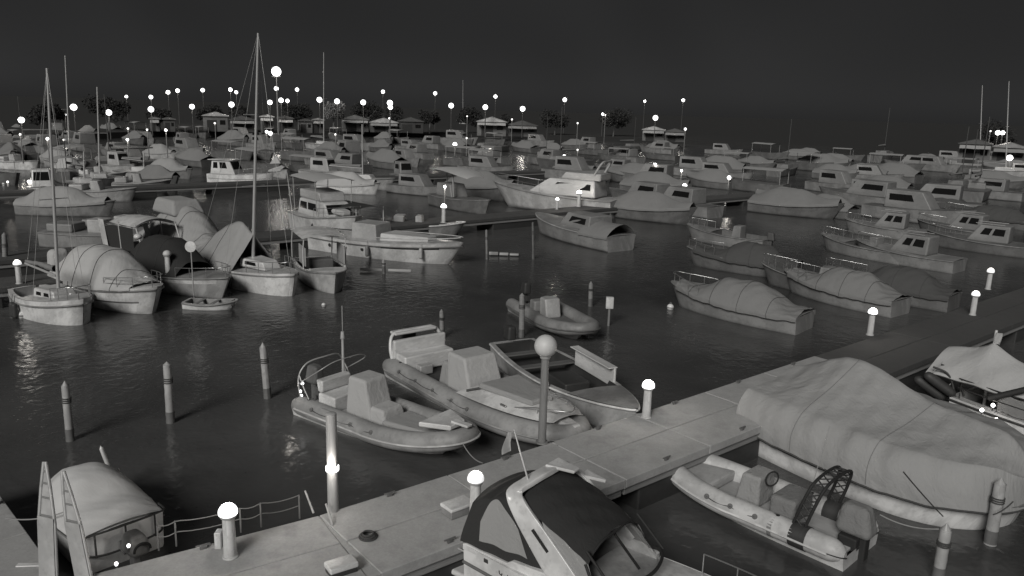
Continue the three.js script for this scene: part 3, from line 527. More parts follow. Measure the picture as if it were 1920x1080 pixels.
{ // the big boat under its winter cover
  const turn = -56 * Math.PI / 180, L = 6.5, x0 = -.1;
  const r = thing('covered_yacht', 'big boat wholly wrapped in a grey winter tarpaulin at right', 'boat', V(11.7 - Math.cos(turn) * L, 0, -16.3 + Math.sin(turn) * L), turn);
  const F = form({ L, B: 4.7, fs: 1.0, fb: 1.15, tr: .92, rake: .5, flare: .14, draft: .4, full: 3.1, pw: .58 });
  mesh('hull', hullGeo(F, 40), M.white, r); mesh('rub_rail', rub(F, -.42, .04), M.dim, r);
  const ridgeH = x => lerp(2.72, 2.18, smooth(2.0, 4.4, x)) - .1 * smooth(4.5, 6, x) - .55 * smooth(5.7, 6.5, x) - .75 * smooth(1.9, -.2, x);
  const cover = (u, v, d = 0) => {
    const s = clamp(u), w = v * 2 - 1, k = Math.abs(w), sg = Math.sign(w) || 1, e = F.edge(s, 1, -.13 - d, 0), x = s * L, sh = 1.62 - .25 * smooth(.93, 1, s);
    let y, z; if (k > .66) { const t = (1 - k) / .34; y = lerp(.62, sh, t); z = e.z * (1 - .17 * Math.pow(t, 3.2)); } else { const t = k / .66; y = lerp(ridgeH(x), sh, Math.pow(t, .92)) - .07 * Math.sin(t * Math.PI) + d; z = e.z * .83 * t; }
    const f = .022 * Math.sin(s * 41 + w * 4 + 2) * Math.sin(w * 11) + .012 * Math.sin(s * 83 - w * 6) + .03 * Math.sin(s * 34 + k * 3) * smooth(.5, .7, k) * (1 - smooth(.7, 1, k) * .6);
    return V(x, y + f * .7, sg * (z + f * .6));
  };
  mesh('tarpaulin', loft((u, v) => cover(u, v), 100, 64), M.cloth, r);
  for (const s of [.3, .62]) mesh('tarpaulin_seam', sweep(u => cover(s + .015 * Math.sin(u * 6), u * .98 + .01, .012), () => .01, 70, 6), M.clothDim, r);
  mesh('hem_rope', sweep(u => { const k = Math.abs(u * 2 - 1), q = cover(lerp(1, .02, k), u < .5 ? 0 : 1, .02); return q; }, () => .025, 120, 6), M.ropeDark, r);
}
{ // sailing boat with the white awning at the right edge
  const turn = -55 * Math.PI / 180, L = 8.4;
  const r = thing('awning_yacht', 'pale yacht with white sail awning, black rails and dark boom at right edge', 'sailboat', V(13.9, 0, -23), turn);
  const F = form({ L, B: 2.7, fs: .95, fb: 1.25, tr: .8, rake: 1.0, flare: .15, draft: .4 });
  mesh('hull', hullGeo(F, 34), M.white, r); mesh('rub_rail', rub(F, -.1, .035), M.dark, r);
  well(F, 0, .3, r, { floor: .55, inset: .25, floorMat: M.teak, capMat: M.pale });
  mesh('deck', deckGeo(F, .3, .995, .0, .02, .08), M.pale, r);
  const P = { x0: 2.7, x1: 5.6, y0: .95, y1: 1.45, w: 1.7, nose: .7, ti: .12, sf: .5, sa: .1, r: .1 };
  mesh('coachroof', block(P), M.white, r); windowsOn(r, P, [[3.0, 3.5, 1.12, 1.32], [3.8, 4.4, 1.12, 1.32]]);
  const aw = (u, v) => { const w = v * 2 - 1, x = lerp(-.75, 4.6, u), k = Math.abs(w), d = Math.abs(x - .5); return V(x, 1.84 + .62 * Math.exp(-d * 1.0) * Math.pow(1 - k, 1.3) + .1 * (1 - k) - .36 * k * k + .02 * Math.sin(u * 30 + w * 6), w * (1.22 - .12 * Math.sin(u * Math.PI * 3) ** 2)); };
  mesh('awning', loft(aw, 60, 30), M.clothPale, r);
  mesh('awning_hem', [0, 1].map(q => sweep(u => aw(u, q), () => .014, 50, 5)), M.ropeDark, r);
  mesh('awning_pole', rod([.5, .6, 0], [.5, 2.95, 0], .045, .04), M.white, r); mesh('pole_flag', loft((u, v) => V(.52 + u * .16, 2.9 - v * .35, .04 + .05 * Math.sin(u * 4 + v * 3)), 5, 6), M.clothPale, r);
  mesh('boom', rod([1.2, 1.35, 1.45], [3.6, 2.75, .5], .085, .08), M.black, r);
  mesh('fender', new THREE.CapsuleGeometry(.11, .36, 6, 12).translate(3.4, .9, 1.42), M.dark, r);
  for (const sd of [1, -1]) for (const h of [.32, .6]) mesh('rail', sweep(u => F.edge(lerp(.02, .97, u), sd, .06, h), () => .02, 40, 6), M.black, r);
  for (let i = 0; i < 16; i++) { const e = F.edge(.03 + .13 * (i >> 1), i % 2 ? 1 : -1, .06, 0); mesh('stanchion', rod(e, e.clone().add(V(0, .6, 0)), .016), M.black, r); }
  mesh('rail_cloth', loft((u, v) => F.edge(lerp(.16, .36, u), 1, .05, lerp(.06, .56, v)).add(V(0, .02 * Math.sin(u * 15), 0)), 12, 4), M.clothDim, r);
  for (const z of [.55, 1.0]) mesh('davit', tube([[.15, .9, z], [-.15, 1.6, z + .1], [-.5, 1.75, z + .3]], .03, true), M.dark, r);
  const d = thing('hanging_dinghy', 'dark dinghy slung slantwise off the stern quarter of the white awning yacht', 'dinghy'); d.position.copy(r.position); d.rotation.copy(r.rotation);
  const A = V(-.62, 1.55, 1.5), B2 = V(.1, .98, .98), off = V(-.3, -.22, -.05);
  for (const k of [0, 1]) mesh('tube', sweep(u => A.clone().lerp(B2, u).addScaledVector(off, k), u => .15 * Math.sqrt(Math.max(.02, 1 - Math.pow(Math.abs(u * 2 - 1), 6))), 20, 14), M.dark, d);
  mesh('floor', loft((u, v) => A.clone().lerp(B2, lerp(.06, .94, u)).addScaledVector(off, v).add(V(0, -.02, 0)), 4, 4), M.black, d);
  for (const u of [.15, .7]) { const q = A.clone().lerp(B2, u); mesh('sling', rod(q, q.clone().add(V(.15, .45, -.35)), .012), M.rope, d); }
  for (const [x, y, l] of [[1841, 769, 'left of three'], [1862, 760, 'upper of three'], [1868, 787, 'lower of three']]) { const p = at(x, y, 1.1), o = thing('deck_glint', `${l} small added glints before the white awning yacht`, 'lamp', p); mesh('glint_ball', new THREE.SphereGeometry(.055, 12, 8), M.glow, o); mesh('bracket', rod([0, -.3, 0], [0, -.03, 0], .015), M.dark, o); light(o, 0, .1, 0, .12); }  // reflections put in as glowing balls, each with an added light
}
function root0(r) { return r; }
{ // covered boat at the lower left, stern to the dock, and the folded gangway beside it
  const turn = 138 * Math.PI / 180, L = 2.8, b = at(232, 1004, .55);
  const r = thing('covered_motorboat', 'small motorboat under pale canvas, stern rail and outboard towards the dock at lower left', 'motorboat', V(b.x, 0, b.z), turn);
  const F = form({ L, B: 1.75, fs: .78, fb: 1.0, tr: .9, rake: .7, flare: .16, draft: .25, pw: .6, full: 2.4 });
  mesh('hull', hullGeo(F, 34), M.white, r); mesh('rub_rail', rub(F, -.1, .025), M.mid, r);
  mesh('deck', deckGeo(F, 0, .995, -.03, .02, .05), M.white, r);
  tarpOn('canvas_cover', r, F, .0, .97, s => .08 + .34 * Math.exp(-(((s - .6) / .2) ** 4)) + .14 * smooth(0, .2, s) * smooth(.98, .7, s), { drop: .06, out: .015, pow: 2.6, wr: .007 }, M.coverWhite, []);
  const hw = F.half(0);
  mesh('stern_rail', [tube([[.25, .84, hw + .03], [-.06, .84, hw], [-.12, .84, hw * .7], [-.12, .84, -hw * .7], [-.06, .84, -hw], [.25, .84, -hw - .03]], .022, true, 40), tube([[.2, .42, hw - .02], [-.08, .42, hw * .9], [-.13, .38, hw * .5], [-.13, .36, -hw * .5], [-.08, .42, -hw * .9], [.2, .42, -hw + .02]], .022, true, 40)], M.dark, r);
  for (const z of [.72, .0, -.72]) mesh('stanchion', rod([-.12, .36, z * hw], [-.12, .84, z * hw], .02), M.dark, r);
  mesh('engine_bracket', box(-.3, -.03, .3, .5, -.14, .14, .03), M.dim, r);
  mesh('outboard_motor', [block({ x0: -.85, x1: -.28, y0: .42, y1: .82, w: .44, ti: .25, sa: .12, r: .14 }), box(-.55, -.38, -.5, .45, -.08, .08, .04)], M.mid, r);
  mesh('cowl_vent', [new THREE.TorusGeometry(.15, .025, 8, 20, Math.PI).rotateY(Math.PI / 2).translate(-.845, .58, 0)], M.black, r);
  for (const [x, y, l] of [[241, 1023, 'upper'], [218, 1057, 'lower']]) { const p = at(x, y, .9), o = thing('stern_glint', `${l} of two small added glints at the outboard of the lower left boat`, 'lamp', p); mesh('glint_ball', new THREE.SphereGeometry(.032, 12, 8), M.glow, o); mesh('holder', cyl(.02, .03, .08, 0, -.11, 0, 10), M.steel, o); light(o, 0, .08, 0, .05); }  // glints on the outboard drawn as small glowing balls with added light
  fender(r, F, .45, -1, M.white); fender(r, F, .75, 1, M.white);
  const g0 = at(88, 1085, .95), t0 = far(84, 868, Math.hypot(g0.x, g0.z) + 3.2), gw = thing('folded_gangway', 'pale folded gangway of two tapering side frames standing at lower left', 'gangway');
  const P = [[[70, 950, 1.9], [118, 1090, .9]], [[110, 985, 1.9], [100, 1090, .9]]];
  const foot = at(92, 1095, .9), tip = far(84, 866, Math.hypot(foot.x, foot.z) + .9), foot2 = at(160, 1095, .9), tip2 = far(118, 884, Math.hypot(foot2.x, foot2.z) + 1.0);
  const frame = (f, t, w) => { const d = t.clone().sub(f), s = V(1, 0, .3).normalize(); const a = (u, k) => f.clone().addScaledVector(d, u).addScaledVector(s, k * w * Math.min(1, (1 - u) * 2.1 + .12)); 
    mesh('side_frame', [loft((u, v) => a(u, v * 2 - 1), 10, 2).translate(0, 0, 0), loft((u, v) => a(u * .55, v * 2 - 1).add(V(0, 0, .05)), 10, 2)], M.pale, gw);
    mesh('stringer', [-1, 1].map(k => tube([a(0, k), a(.5, k), a(.78, k), a(1, k)], .03)), M.pale, gw); for (const u of [.1, .25, .4, .55, .7, .82, .92]) mesh('rung', rod(a(u, -1), a(u, 1), .018), M.mid, gw); };
  frame(foot, tip, .17); frame(foot2, tip2, .16);
}
const ordn = ['first', 'second', 'third', 'fourth', 'fifth', 'sixth', 'seventh', 'eighth', 'ninth', 'tenth', 'eleventh', 'twelfth', 'thirteenth', 'fourteenth', 'fifteenth', 'sixteenth', 'seventeenth', 'eighteenth', 'nineteenth', 'twentieth'];

// ================================================================ boats on the second dock, bows to the open water
const WS = { mat: M.mid };
{ // A white wooden sailing boat, lower left
  const [r, F] = boat('sailing_boat', 'white-hulled wooden sailboat with long leaning mast, lowest at far left', 'sailboat', { st: [50, 574, 0], bw: [162, 611, 0], B: 2.2, fs: .85, fb: 1.1, tr: .6, rake: .35, flare: .2, draft: .4, pw: .6, rubDy: -.22 });
  const L = F.L; well(F, 0, .38, r, { floor: .5, inset: .18 }); mesh('deck', deckGeo(F, .38, .995, .005, .02, .06), M.pale, r);
  const P = { x0: L * .42, x1: L * .72, y0: .82, y1: 1.22, w: 1.25, nose: .75, ti: .1, sf: .2, r: .08 }; mesh('coachroof', block(P), M.cream, r); windowsOn(r, P, [[L * .47, L * .54, 0.96, 1.1], [L * .58, L * .65, 0.96, 1.1]]);
  const m0 = V(L * .60, 1.22, 0), w0 = m0.clone().applyAxisAngle(V(0, 1, 0), r.rotation.y).add(r.position), tp = far(88, 128, Math.hypot(w0.x, w0.z)), tl = tp.sub(r.position).applyAxisAngle(V(0, 1, 0), -r.rotation.y);
  mesh('mast', rod(m0, tl, .07, .045, 12), M.alu, r); mesh('spreader', rod(m0.clone().lerp(tl, .42).add(V(0, 0, -.55)), m0.clone().lerp(tl, .42).add(V(0, 0, .55)), .02), M.alu, r);
  mesh('rigging_wire', [rod(F.edge(.99, 1, 0, 0), tl, .008), rod(V(.1, 1.0, 0), tl, .008), rod(F.edge(.6, 1, .02, 0), tl, .008), rod(F.edge(.6, -1, .02, 0), tl, .008)], M.alu, r);
  mesh('boom', rod(m0.clone().add(V(-.1, .5, 0)), [.3, 1.9, 0], .05), M.alu, r); mesh('sail_cover', sweep(u => V(lerp(m0.x - .1, .4, u), 2.02 - .02 * Math.sin(u * 9), 0), u => .13 * (1 - .5 * u) + .01 * Math.sin(u * 31), 30, 12), M.clothDim, r);
  fender(r, F, .3, 1); fender(r, F, .36, 1); pulpit(F, .8, .5, r, { n: 3 });
}
{ // B white motorboat with big pale cover, beside A
  const [r, F] = boat('covered_motorboat', 'white motorboat under a broad pale cover with dark fenders along its side', 'motorboat', { st: [150, 548, 0], bw: [300, 592, 0], B: 2.6, L: 7.0, fromBow: 1, fs: .9, fb: 1.25, tr: .85, rake: .7, flare: .3, draft: .3, pw: .62, rubDy: -.12 });
  mesh('deck', deckGeo(F, 0, .995, -.01, .02, .06), M.white, r);
  tarpOn('canvas_cover', r, F, .02, .88, s => .15 + 1.25 * Math.exp(-(((s - .4) / .33) ** 4)) + .12 * smooth(.9, .6, s), { drop: .1, out: .02, pow: 2.6, wr: .03 }, M.clothPale);
  mesh('cover_drum', [block({ x0: -.55, x1: .05, y0: 1.0, y1: 1.95, w: .95, ti: .12, r: .25, dz: .35 })], M.clothPale, r);
  mesh('hull_stripe', [1, -1].map(sd => loft((u, v) => { const p = F.pt(lerp(.15, .93, u), lerp(.42, .47, v), sd); p.z += sd * .006; return p; }, 20, 1)), M.dim, r);
  fender(r, F, .35, 1); fender(r, F, .6, 1); pulpit(F, .7, .45, r, { n: 3 });
}
{ // C hardtop boat with a dark cockpit
  const [r, F] = boat('hardtop_cruiser', 'pale cruiser with curved hardtop over a dark open cockpit, second dock left', 'motorboat', { st: [225, 458, .9], bw: [352, 480, 1.2], L: 7, B: 2.6, fs: .95, fb: 1.3, tr: .9, rake: .9, mat: M.pale });
  well(F, 0, .5, r, { floor: .4, inMat: M.dark, floorMat: M.dark }); mesh('deck', deckGeo(F, .5, .995, .005, .02, .1), M.pale, r);
  const top = (u, v) => { const w = v * 2 - 1, x = lerp(.2, 4.0, u); return V(x, 2.75 - .35 * w * w - .55 * Math.pow(1 - u, 5), w * 1.15); };
  mesh('hardtop', [loft(top, 20, 14), loft((u, v) => top(u, v).add(V(0, -.07, 0)), 20, 14)], M.cream, r);
  for (const sd of [1, -1]) { mesh('side_arch', loft((u, v) => V(lerp(.15, .75, v) + .5 * (1 - u), lerp(1.0, 2.45, u), sd * (1.2 - .06 * u)), 8, 3), M.cream, r); mesh('pillar', rod([3.9, 2.5, sd * 1.05], [4.5, 1.25, sd * 1.05], .04), M.cream, r); mesh('pillar', rod([2.3, 2.5, sd * 1.12], [2.5, 1.0, sd * 1.15], .03), M.cream, r); }
  mesh('cockpit_shade', loft((u, v) => V(lerp(.35, 3.8, u), lerp(1.1, 2.4, v), 1.12 + .02 * Math.sin(u * 20)), 12, 6), M.canvas, r);  // black sheet put in for the shade under the hardtop
  mesh('console', block({ x0: 2.6, x1: 3.3, y0: .4, y1: 1.4, w: 1.6, r: .06, sf: .2 }), M.dim, r); pulpit(F, .62, .5, r, { n: 3 });
}
{ // C2 low boat with dark canopy in front of C
  const [r, F] = boat('canopy_boat', 'low boat under a round dark canopy behind the round white sign', 'motorboat', { st: [283, 512, .4], bw: [432, 562, 0], L: 7.2, fromBow: 1, B: 2.6, fs: .8, fb: 1.05, tr: .88, rake: .7, mat: M.pale });
  mesh('deck', deckGeo(F, 0, .995, -.01, .02, .08), M.mid, r);
  tarpOn('dark_canopy', r, F, .0, .66, s => .35 + 1.25 * Math.exp(-(((s - .36) / .26) ** 4)), { drop: .05, out: -.06, pow: 2.6, wr: .025 }, M.canvas, [.35, .7]);
  for (const sd of [1, -1]) mesh('side_band', loft((u, v) => { const p = F.pt(lerp(.05, .95, u), lerp(.02, .24, v), sd); p.z += sd * .01; return p; }, 24, 2), M.white, r);
  pulpit(F, .68, .45, r, { n: 3, mid: false });
  mesh('radome', new THREE.SphereGeometry(.2, 16, 12).scale(1, .7, 1).translate(.9, 2.2, .3), M.white, r);
}
{ const p = at(362, 532, .9), o = thing('round_sign', 'round white disc sign on a thin pole before the dark canopy', 'sign', p.setY(.0)); mesh('pole', cyl(.025, .025, 2.6, 0, 0, 0, 10), M.alu, o); mesh('disc', new THREE.CylinderGeometry(.24, .24, .03, 32).rotateX(Math.PI / 2 - .1).translate(0, 2.55, .03), M.white, o); }
{ // dinghy at its bow
  const [r, F] = boat('dinghy', 'small white dinghy afloat at the bow of the dark canopied boat', 'dinghy', { st: [349, 563, .3], bw: [420, 562, .4], L: 2.3, B: 1.05, fs: .3, fb: .45, tr: .8, rake: .35, draft: .1, turn: 0 });
  well(F, 0, .9, r, { inset: .07, floor: .08, inMat: M.mid, floorMat: M.dim }); mesh('thwart', [box(.5, .68, .26, .29, -.46, .46, .008), box(1.2, 1.36, .27, .3, -.44, .44, .008)], M.mid, r);
}
{ // D covered boat behind
  const [r, F] = boat('covered_motorboat', 'tall boat under slack pale covers rising behind the dark hardtop cockpit', 'motorboat', { st: [300, 435, 1.1], bw: [455, 470, 1.5], L: 8, B: 3, fs: 1.1, fb: 1.5, tr: .9, rake: .8, mat: M.pale });
  mesh('deck', deckGeo(F, 0, .995, -.01), M.mid, r);
  tarpOn('canvas_cover', r, F, 0, .97, s => .3 + 1.6 * Math.exp(-(((s - .42) / .33) ** 4)), { drop: .25, out: .05, pow: 1.9, wr: .06 }, M.cloth);
  mesh('upper_cover', block({ x0: 1.3, x1: 4.3, y0: 2.55, y1: 3.35, w: 1.9, ti: .25, sf: .5, sa: .2, r: .2 }), M.cloth, r);
}
{ // E sailing boat with boom tent
  const [r, F] = boat('sailing_boat', 'white sailboat under a peaked boom tent with the tallest pale mast', 'sailboat', { st: [400, 512, 0], bw: [555, 557, 0], B: 2.7, L: 8.6, fromBow: 1, fs: .85, fb: 1.1, tr: .7, rake: .4, flare: .16, draft: .4, pw: .6, rubDy: -.1 });
  const L = F.L; mesh('deck', deckGeo(F, 0, .995, -.01), M.pale, r);
  const mp = V(L * .6, 1.1, 0), w0 = mp.clone().applyAxisAngle(V(0, 1, 0), r.rotation.y).add(r.position), tp = far(484, 62, Math.hypot(w0.x, w0.z) - .5), tl = tp.sub(r.position).applyAxisAngle(V(0, 1, 0), -r.rotation.y);
  mesh('mast', rod(mp, tl, .085, .05, 12), M.alu, r); for (const k of [.35, .66]) { const c = mp.clone().lerp(tl, k); mesh('spreader', rod(c.clone().add(V(-.1, 0, -.6)), c.clone().add(V(-.1, 0, .6)), .022), M.alu, r); }
  mesh('rigging_wire', [rod(F.edge(.99, 1, 0, 0), tl, .008), rod(V(.1, 1, 0), tl, .008), rod(F.edge(.56, 1, .02, 0), tl, .008), rod(F.edge(.56, -1, .02, 0), tl, .008)], M.alu, r);
  tarpOn('boom_tent', r, F, .02, .62, s => .25 + 1.9 * smooth(-.1, .5, s) * (1 - .25 * smooth(.5, .62, s)), { drop: .06, out: .03, pow: .9, wr: .025 }, M.cloth, [.3, .6]);
  const P = { x0: L * .58, x1: L * .8, y0: 1.0, y1: 1.4, w: 1.3, nose: .7, ti: .1, sf: .3, r: .08 }; mesh('coachroof', block(P), M.white, r); windowsOn(r, P, [[L * .63, L * .73, 1.15, 1.3]]);
  mesh('bow_dodger', loft((u, v) => { const p = F.pt(lerp(.72, .99, u), lerp(-.02, .8, v), 1); p.z += .012; return p; }, 14, 6), M.white, r); pulpit(F, .74, .55, r, { n: 3 }); fender(r, F, .62, 1);
}
{ // F small cabin boat with bent pole frame
  const [r, F] = boat('cabin_boat', 'small cabin boat with white hardtop and dark cockpit right of the boom tent', 'motorboat', { st: [560, 462, .8], bw: [630, 515, 1.0], L: 5.6, fromBow: 1, B: 2.2, fs: .8, fb: 1.1, tr: .9, rake: .5, mat: M.pale });
  well(F, 0, .6, r, { floor: .3, inMat: M.dark, floorMat: M.dark }); mesh('deck', deckGeo(F, .6, .995, .005), M.white, r);
  mesh('hardtop', loft((u, v) => V(lerp(.3, 3.5, u), 2.5 - .12 * (v * 2 - 1) ** 2, (v * 2 - 1) * 1.1), 8, 8), M.white, r); for (const [x, s] of [[.4, 1], [.4, -1], [3.3, 1], [3.3, -1]]) mesh('pillar', tube([[x - .1, .8, s * 1.02], [x, 1.7, s * 1.04], [x + .1, 2.42, s * 1.0]], .03, true), M.white, r);
  for (const s of [1, -1]) mesh('cabin_side', box(1.9, 3.4, 1.0, 1.9, s * .95 - .03, s * .95 + .03, .02), M.pale, r); mesh('console', block({ x0: 2.2, x1: 2.8, y0: .3, y1: 1.2, w: 1.1, r: .06 }), M.dim, r);
  mesh('whip_antenna', rod([.5, 2.4, .9], [-.5, 5.2, 1.0], .022, .012), M.alu, r);
}
{ // H long wooden boat
  const [r, F] = boat('wooden_boat', 'long pale wooden boat with raised bow and small portholes in mid basin', 'fishing boat', { st: [600, 462, 0], bw: [868, 498, 0], B: 3.0, fs: .95, fb: 1.3, tr: .75, rake: 1.3, flare: .3, draft: .5, pw: .7, rubDy: -.2, mat: M.cream, rubMat: M.dim });
  const L = F.L; well(F, 0, .3, r, { floor: .5, inset: .2, inMat: M.mid, capMat: M.cream }); mesh('deck', deckGeo(F, .3, .995, .0, .02, .08), M.pale, r);
  for (const s of [.18, .3, .42]) { const p = F.pt(s, .32, 1); mesh('porthole', new THREE.CylinderGeometry(.11, .11, .03, 20).rotateX(Math.PI / 2).translate(p.x, p.y, p.z), M.black, r); }
  mesh('bulwark_opening', loft((u, v) => { const p = F.pt(lerp(.55, .9, u), lerp(.12, .2, v), 1); p.z += .012; return p; }, 16, 2), M.black, r);
  for (const sd of [1, -1]) mesh('bow_rail', sweep(u => F.edge(lerp(.5, .99, u), sd, .03, .3), () => .03, 24, 6), M.cream, r);
  mesh('wheelhouse', block({ x0: L * .3, x1: L * .48, y0: .8, y1: 1.9, w: 1.7, ti: .1, sf: .15, r: .08 }), M.pale, r); mesh('coachroof', block({ x0: L * .5, x1: L * .8, y0: .9, y1: 1.45, w: 1.8, nose: .6, ti: .15, r: .1 }), M.cream, r);
  fender(r, F, .47, 1, M.mid); fender(r, F, .8, 1, M.pale);
  const q = at(723, 507, .1), o = thing('float_boom', 'thin pale floating boom with a short post beside the wooden boat', 'float', q); mesh('float', [-1, 1].map(k => box(k * .75 - .62, k * .75 + .62, -.05, .09, -.06, .06, .03)), M.pale, o);
  const w = at(945, 477, .1), k = thing('float_boom', 'ragged pale float lying at the slim pile right of the wooden boat', 'float', w); mesh('float', [0, 1, 2].map(i => box(-.9 + i * .62, -.35 + i * .62, -.05, .14 - .03 * i, -.14, .12, .04)), M.pale, k);
}
{ // I small pale motorboat under the lamp
  const [r, F] = boat('motorboat', 'small pale open motorboat lying under the lit bollard in mid basin', 'motorboat', { st: [738, 418, .7], bw: [842, 414, 1.0], L: 5.0, B: 2.0, fs: .7, fb: .95, tr: .85, rake: .8, mat: M.mid, turn: 6, rubMat: M.white, rubR: .05, rubDy: 0 });
  well(F, 0, .65, r, { floor: .25, capMat: M.white, inMat: M.mid, floorMat: M.dim }); mesh('deck', deckGeo(F, .65, .995, .005), M.pale, r); mesh('console', block({ x0: 1.6, x1: 2.2, y0: .25, y1: 1.3, w: .9, sf: .2, r: .06 }), M.pale, r); mesh('cover', block({ x0: .1, x1: .8, y0: .5, y1: 1.3, w: 1.3, ti: .2, r: .1 }), M.cloth, r);
}
{ // G motor yacht behind
  const [r, F] = boat('motor_yacht', 'larger pale motor yacht with one porthole and a flat upper awning', 'motorboat', { st: [550, 384, 1.2], bw: [668, 408, 1.7], L: 8, fromBow: 1, B: 3.3, fs: 1.2, fb: 1.8, tr: .92, rake: 1.2, flare: .25, draft: .5, mat: M.cream });
  const L = F.L; mesh('deck', deckGeo(F, 0, .995, -.01), M.pale, r); { const p = F.pt(.55, .28, 1); mesh('porthole', new THREE.CylinderGeometry(.17, .17, .03, 24).rotateX(Math.PI / 2).translate(p.x, p.y, p.z), M.black, r); }
  const P = { x0: 1.2, x1: 5.9, y0: 1.2, y1: 2.3, w: 2.6, nose: .75, ti: .12, sf: 1.1, sa: .1, r: .12 }; mesh('cabin', block(P), M.cream, r); windowsOn(r, P, [[1.5, 2.7, 1.65, 2.1], [2.9, 4.5, 1.65, 2.1]]); windscreen(r, P, 1.6, 2.15);
  mesh('flybridge', block({ x0: 1.1, x1: 4.4, y0: 2.3, y1: 2.9, w: 2.1, nose: .85, sf: .3, r: .1 }), M.pale, r);
  mesh('awning', [loft((u, v) => V(lerp(.3, 4.8, u), 3.9 - .14 * (v * 2 - 1) ** 2 - .05 * u, (v * 2 - 1) * 1.35), 10, 8), box(.3, 4.8, 3.66, 3.74, 1.3, 1.37, .02), box(.3, 4.8, 3.66, 3.74, -1.37, -1.3, .02)], M.clothPale, r); for (const [x, s] of [[.5, 1], [.5, -1], [4.5, 1], [4.5, -1]]) mesh('awning_pole', rod([x, 1.2, s * 1.2], [x, 3.75, s * 1.28], .028), M.alu, r);
  pulpit(F, .6, .6, r, { n: 3 }); mesh('side_dinghy', block({ x0: 5.2, x1: 6.6, y0: 1.6, y1: 1.95, w: 1.1, nose: .5, r: .15 }), M.clothPale, r);
}
{ // G2 awning frame right of the yacht
  const [r, F] = boat('awning_boat', 'open boat with a dark flat awning right of the larger pale motor yacht', 'motorboat', { st: [632, 410, .9], bw: [770, 432, 1.2], L: 5.6, B: 2.4, fs: .9, fb: 1.2, mat: M.mid });
  well(F, 0, .6, r, { floor: .35, inMat: M.dark, floorMat: M.dark }); mesh('deck', deckGeo(F, .6, .995, .005), M.mid, r); mesh('awning', loft((u, v) => V(lerp(.2, 4.2, u), 2.2 - .15 * (v * 2 - 1) ** 2, (v * 2 - 1) * 1.1), 8, 8), M.canvas, r);
  for (const [x, s] of [[.4, 1], [.4, -1], [4, 1], [4, -1]]) mesh('awning_pole', rod([x, .9, s * 1.05], [x, 2.1, s * 1.05], .025), M.white, r); mesh('locker', block({ x0: .6, x1: 1.6, y0: .35, y1: 1.4, w: 1.4, r: .08 }), M.pale, r);
}
{ // J white cabin cruiser by itself
  const [r, F] = boat('cabin_cruiser', 'white cabin cruiser lying alone side on before dark water, left of the tall mast', 'motorboat', { st: [400, 344, .0], bw: [516, 350, .0], L: 6.8, turn: -8, B: 2.6, fs: 1.1, fb: 1.35, tr: .9, rake: .5, flare: .1, rubDy: -.9, rubR: .06, rubMat: M.dark });
  mesh('deck', deckGeo(F, 0, .995, -.01), M.white, r); const P = { x0: .3, x1: 3.1, y0: 1.1, y1: 2.5, w: 2.0, ti: .15, sf: .7, sa: .15, r: .1 }; mesh('cabin', block(P), M.white, r); windowsOn(r, P, [[.6, 1.2, 1.7, 2.3], [1.5, 2.4, 1.7, 2.3]]); windscreen(r, P, 1.6, 2.35);
  mesh('roof', box(.1, 2.9, 2.5, 2.58, -1.05, 1.05, .03), M.white, r); mesh('stripe', [1, -1].map(sd => loft((u, v) => { const p = F.pt(lerp(.02, .97, u), lerp(.3, .34, v), sd); p.z += sd * .008; return p; }, 16, 1)), M.mid, r); mesh('door', box(3.0, 3.06, .7, 1.1, .2, .7, .01), M.dark, r); pulpit(F, .6, .6, r, { n: 3, mid: false });
}
{ // J2 sail boat just right
  const [r, F] = boat('small_cruiser', 'pale small cruiser with peaked cover right of the tall mast', 'motorboat', { st: [505, 312, .9], bw: [560, 322, 1.1], L: 6.2, B: 2.3, mat: M.pale });
  mesh('deck', deckGeo(F, 0, .995, -.01), M.pale, r); mesh('peaked_cover', tarp(F, 0, .9, s => .3 + 1.3 * Math.exp(-(((s - .4) / .22) ** 2)), { pow: 1.0 }), M.clothPale, r);
}
{ // K awning like a wing
  const [r, F] = boat('awning_boat', 'dim boat with a broad white wing-shaped awning on one slanted strut', 'motorboat', { st: [822, 362, 1.0], bw: [935, 378, 1.3], L: 8, B: 2.8, fs: 1, fb: 1.3, mat: M.dim });
  mesh('deck', deckGeo(F, 0, .995, -.01), M.dim, r); mesh('awning', loft((u, v) => { const w = v * 2 - 1; return V(lerp(-1.2, 6.0, u), 3.0 + .5 * Math.sin(u * Math.PI) - .3 * w * w * .6, w * 1.6 * Math.sin(Math.PI * lerp(.06, .9, u)) ** .5); }, 24, 12), M.clothPale, r);
  mesh('strut', [rod([4.0, 1.1, .9], [3.3, 3.2, .6], .09, .07), rod([1.5, 1.1, 0], [1.4, 3.2, 0], .05)], M.mid, r); mesh('cabin', block({ x0: 1, x1: 3.6, y0: 1, y1: 2.1, w: 1.7, ti: .1, sf: .5, r: .1 }), M.mid, r);
}
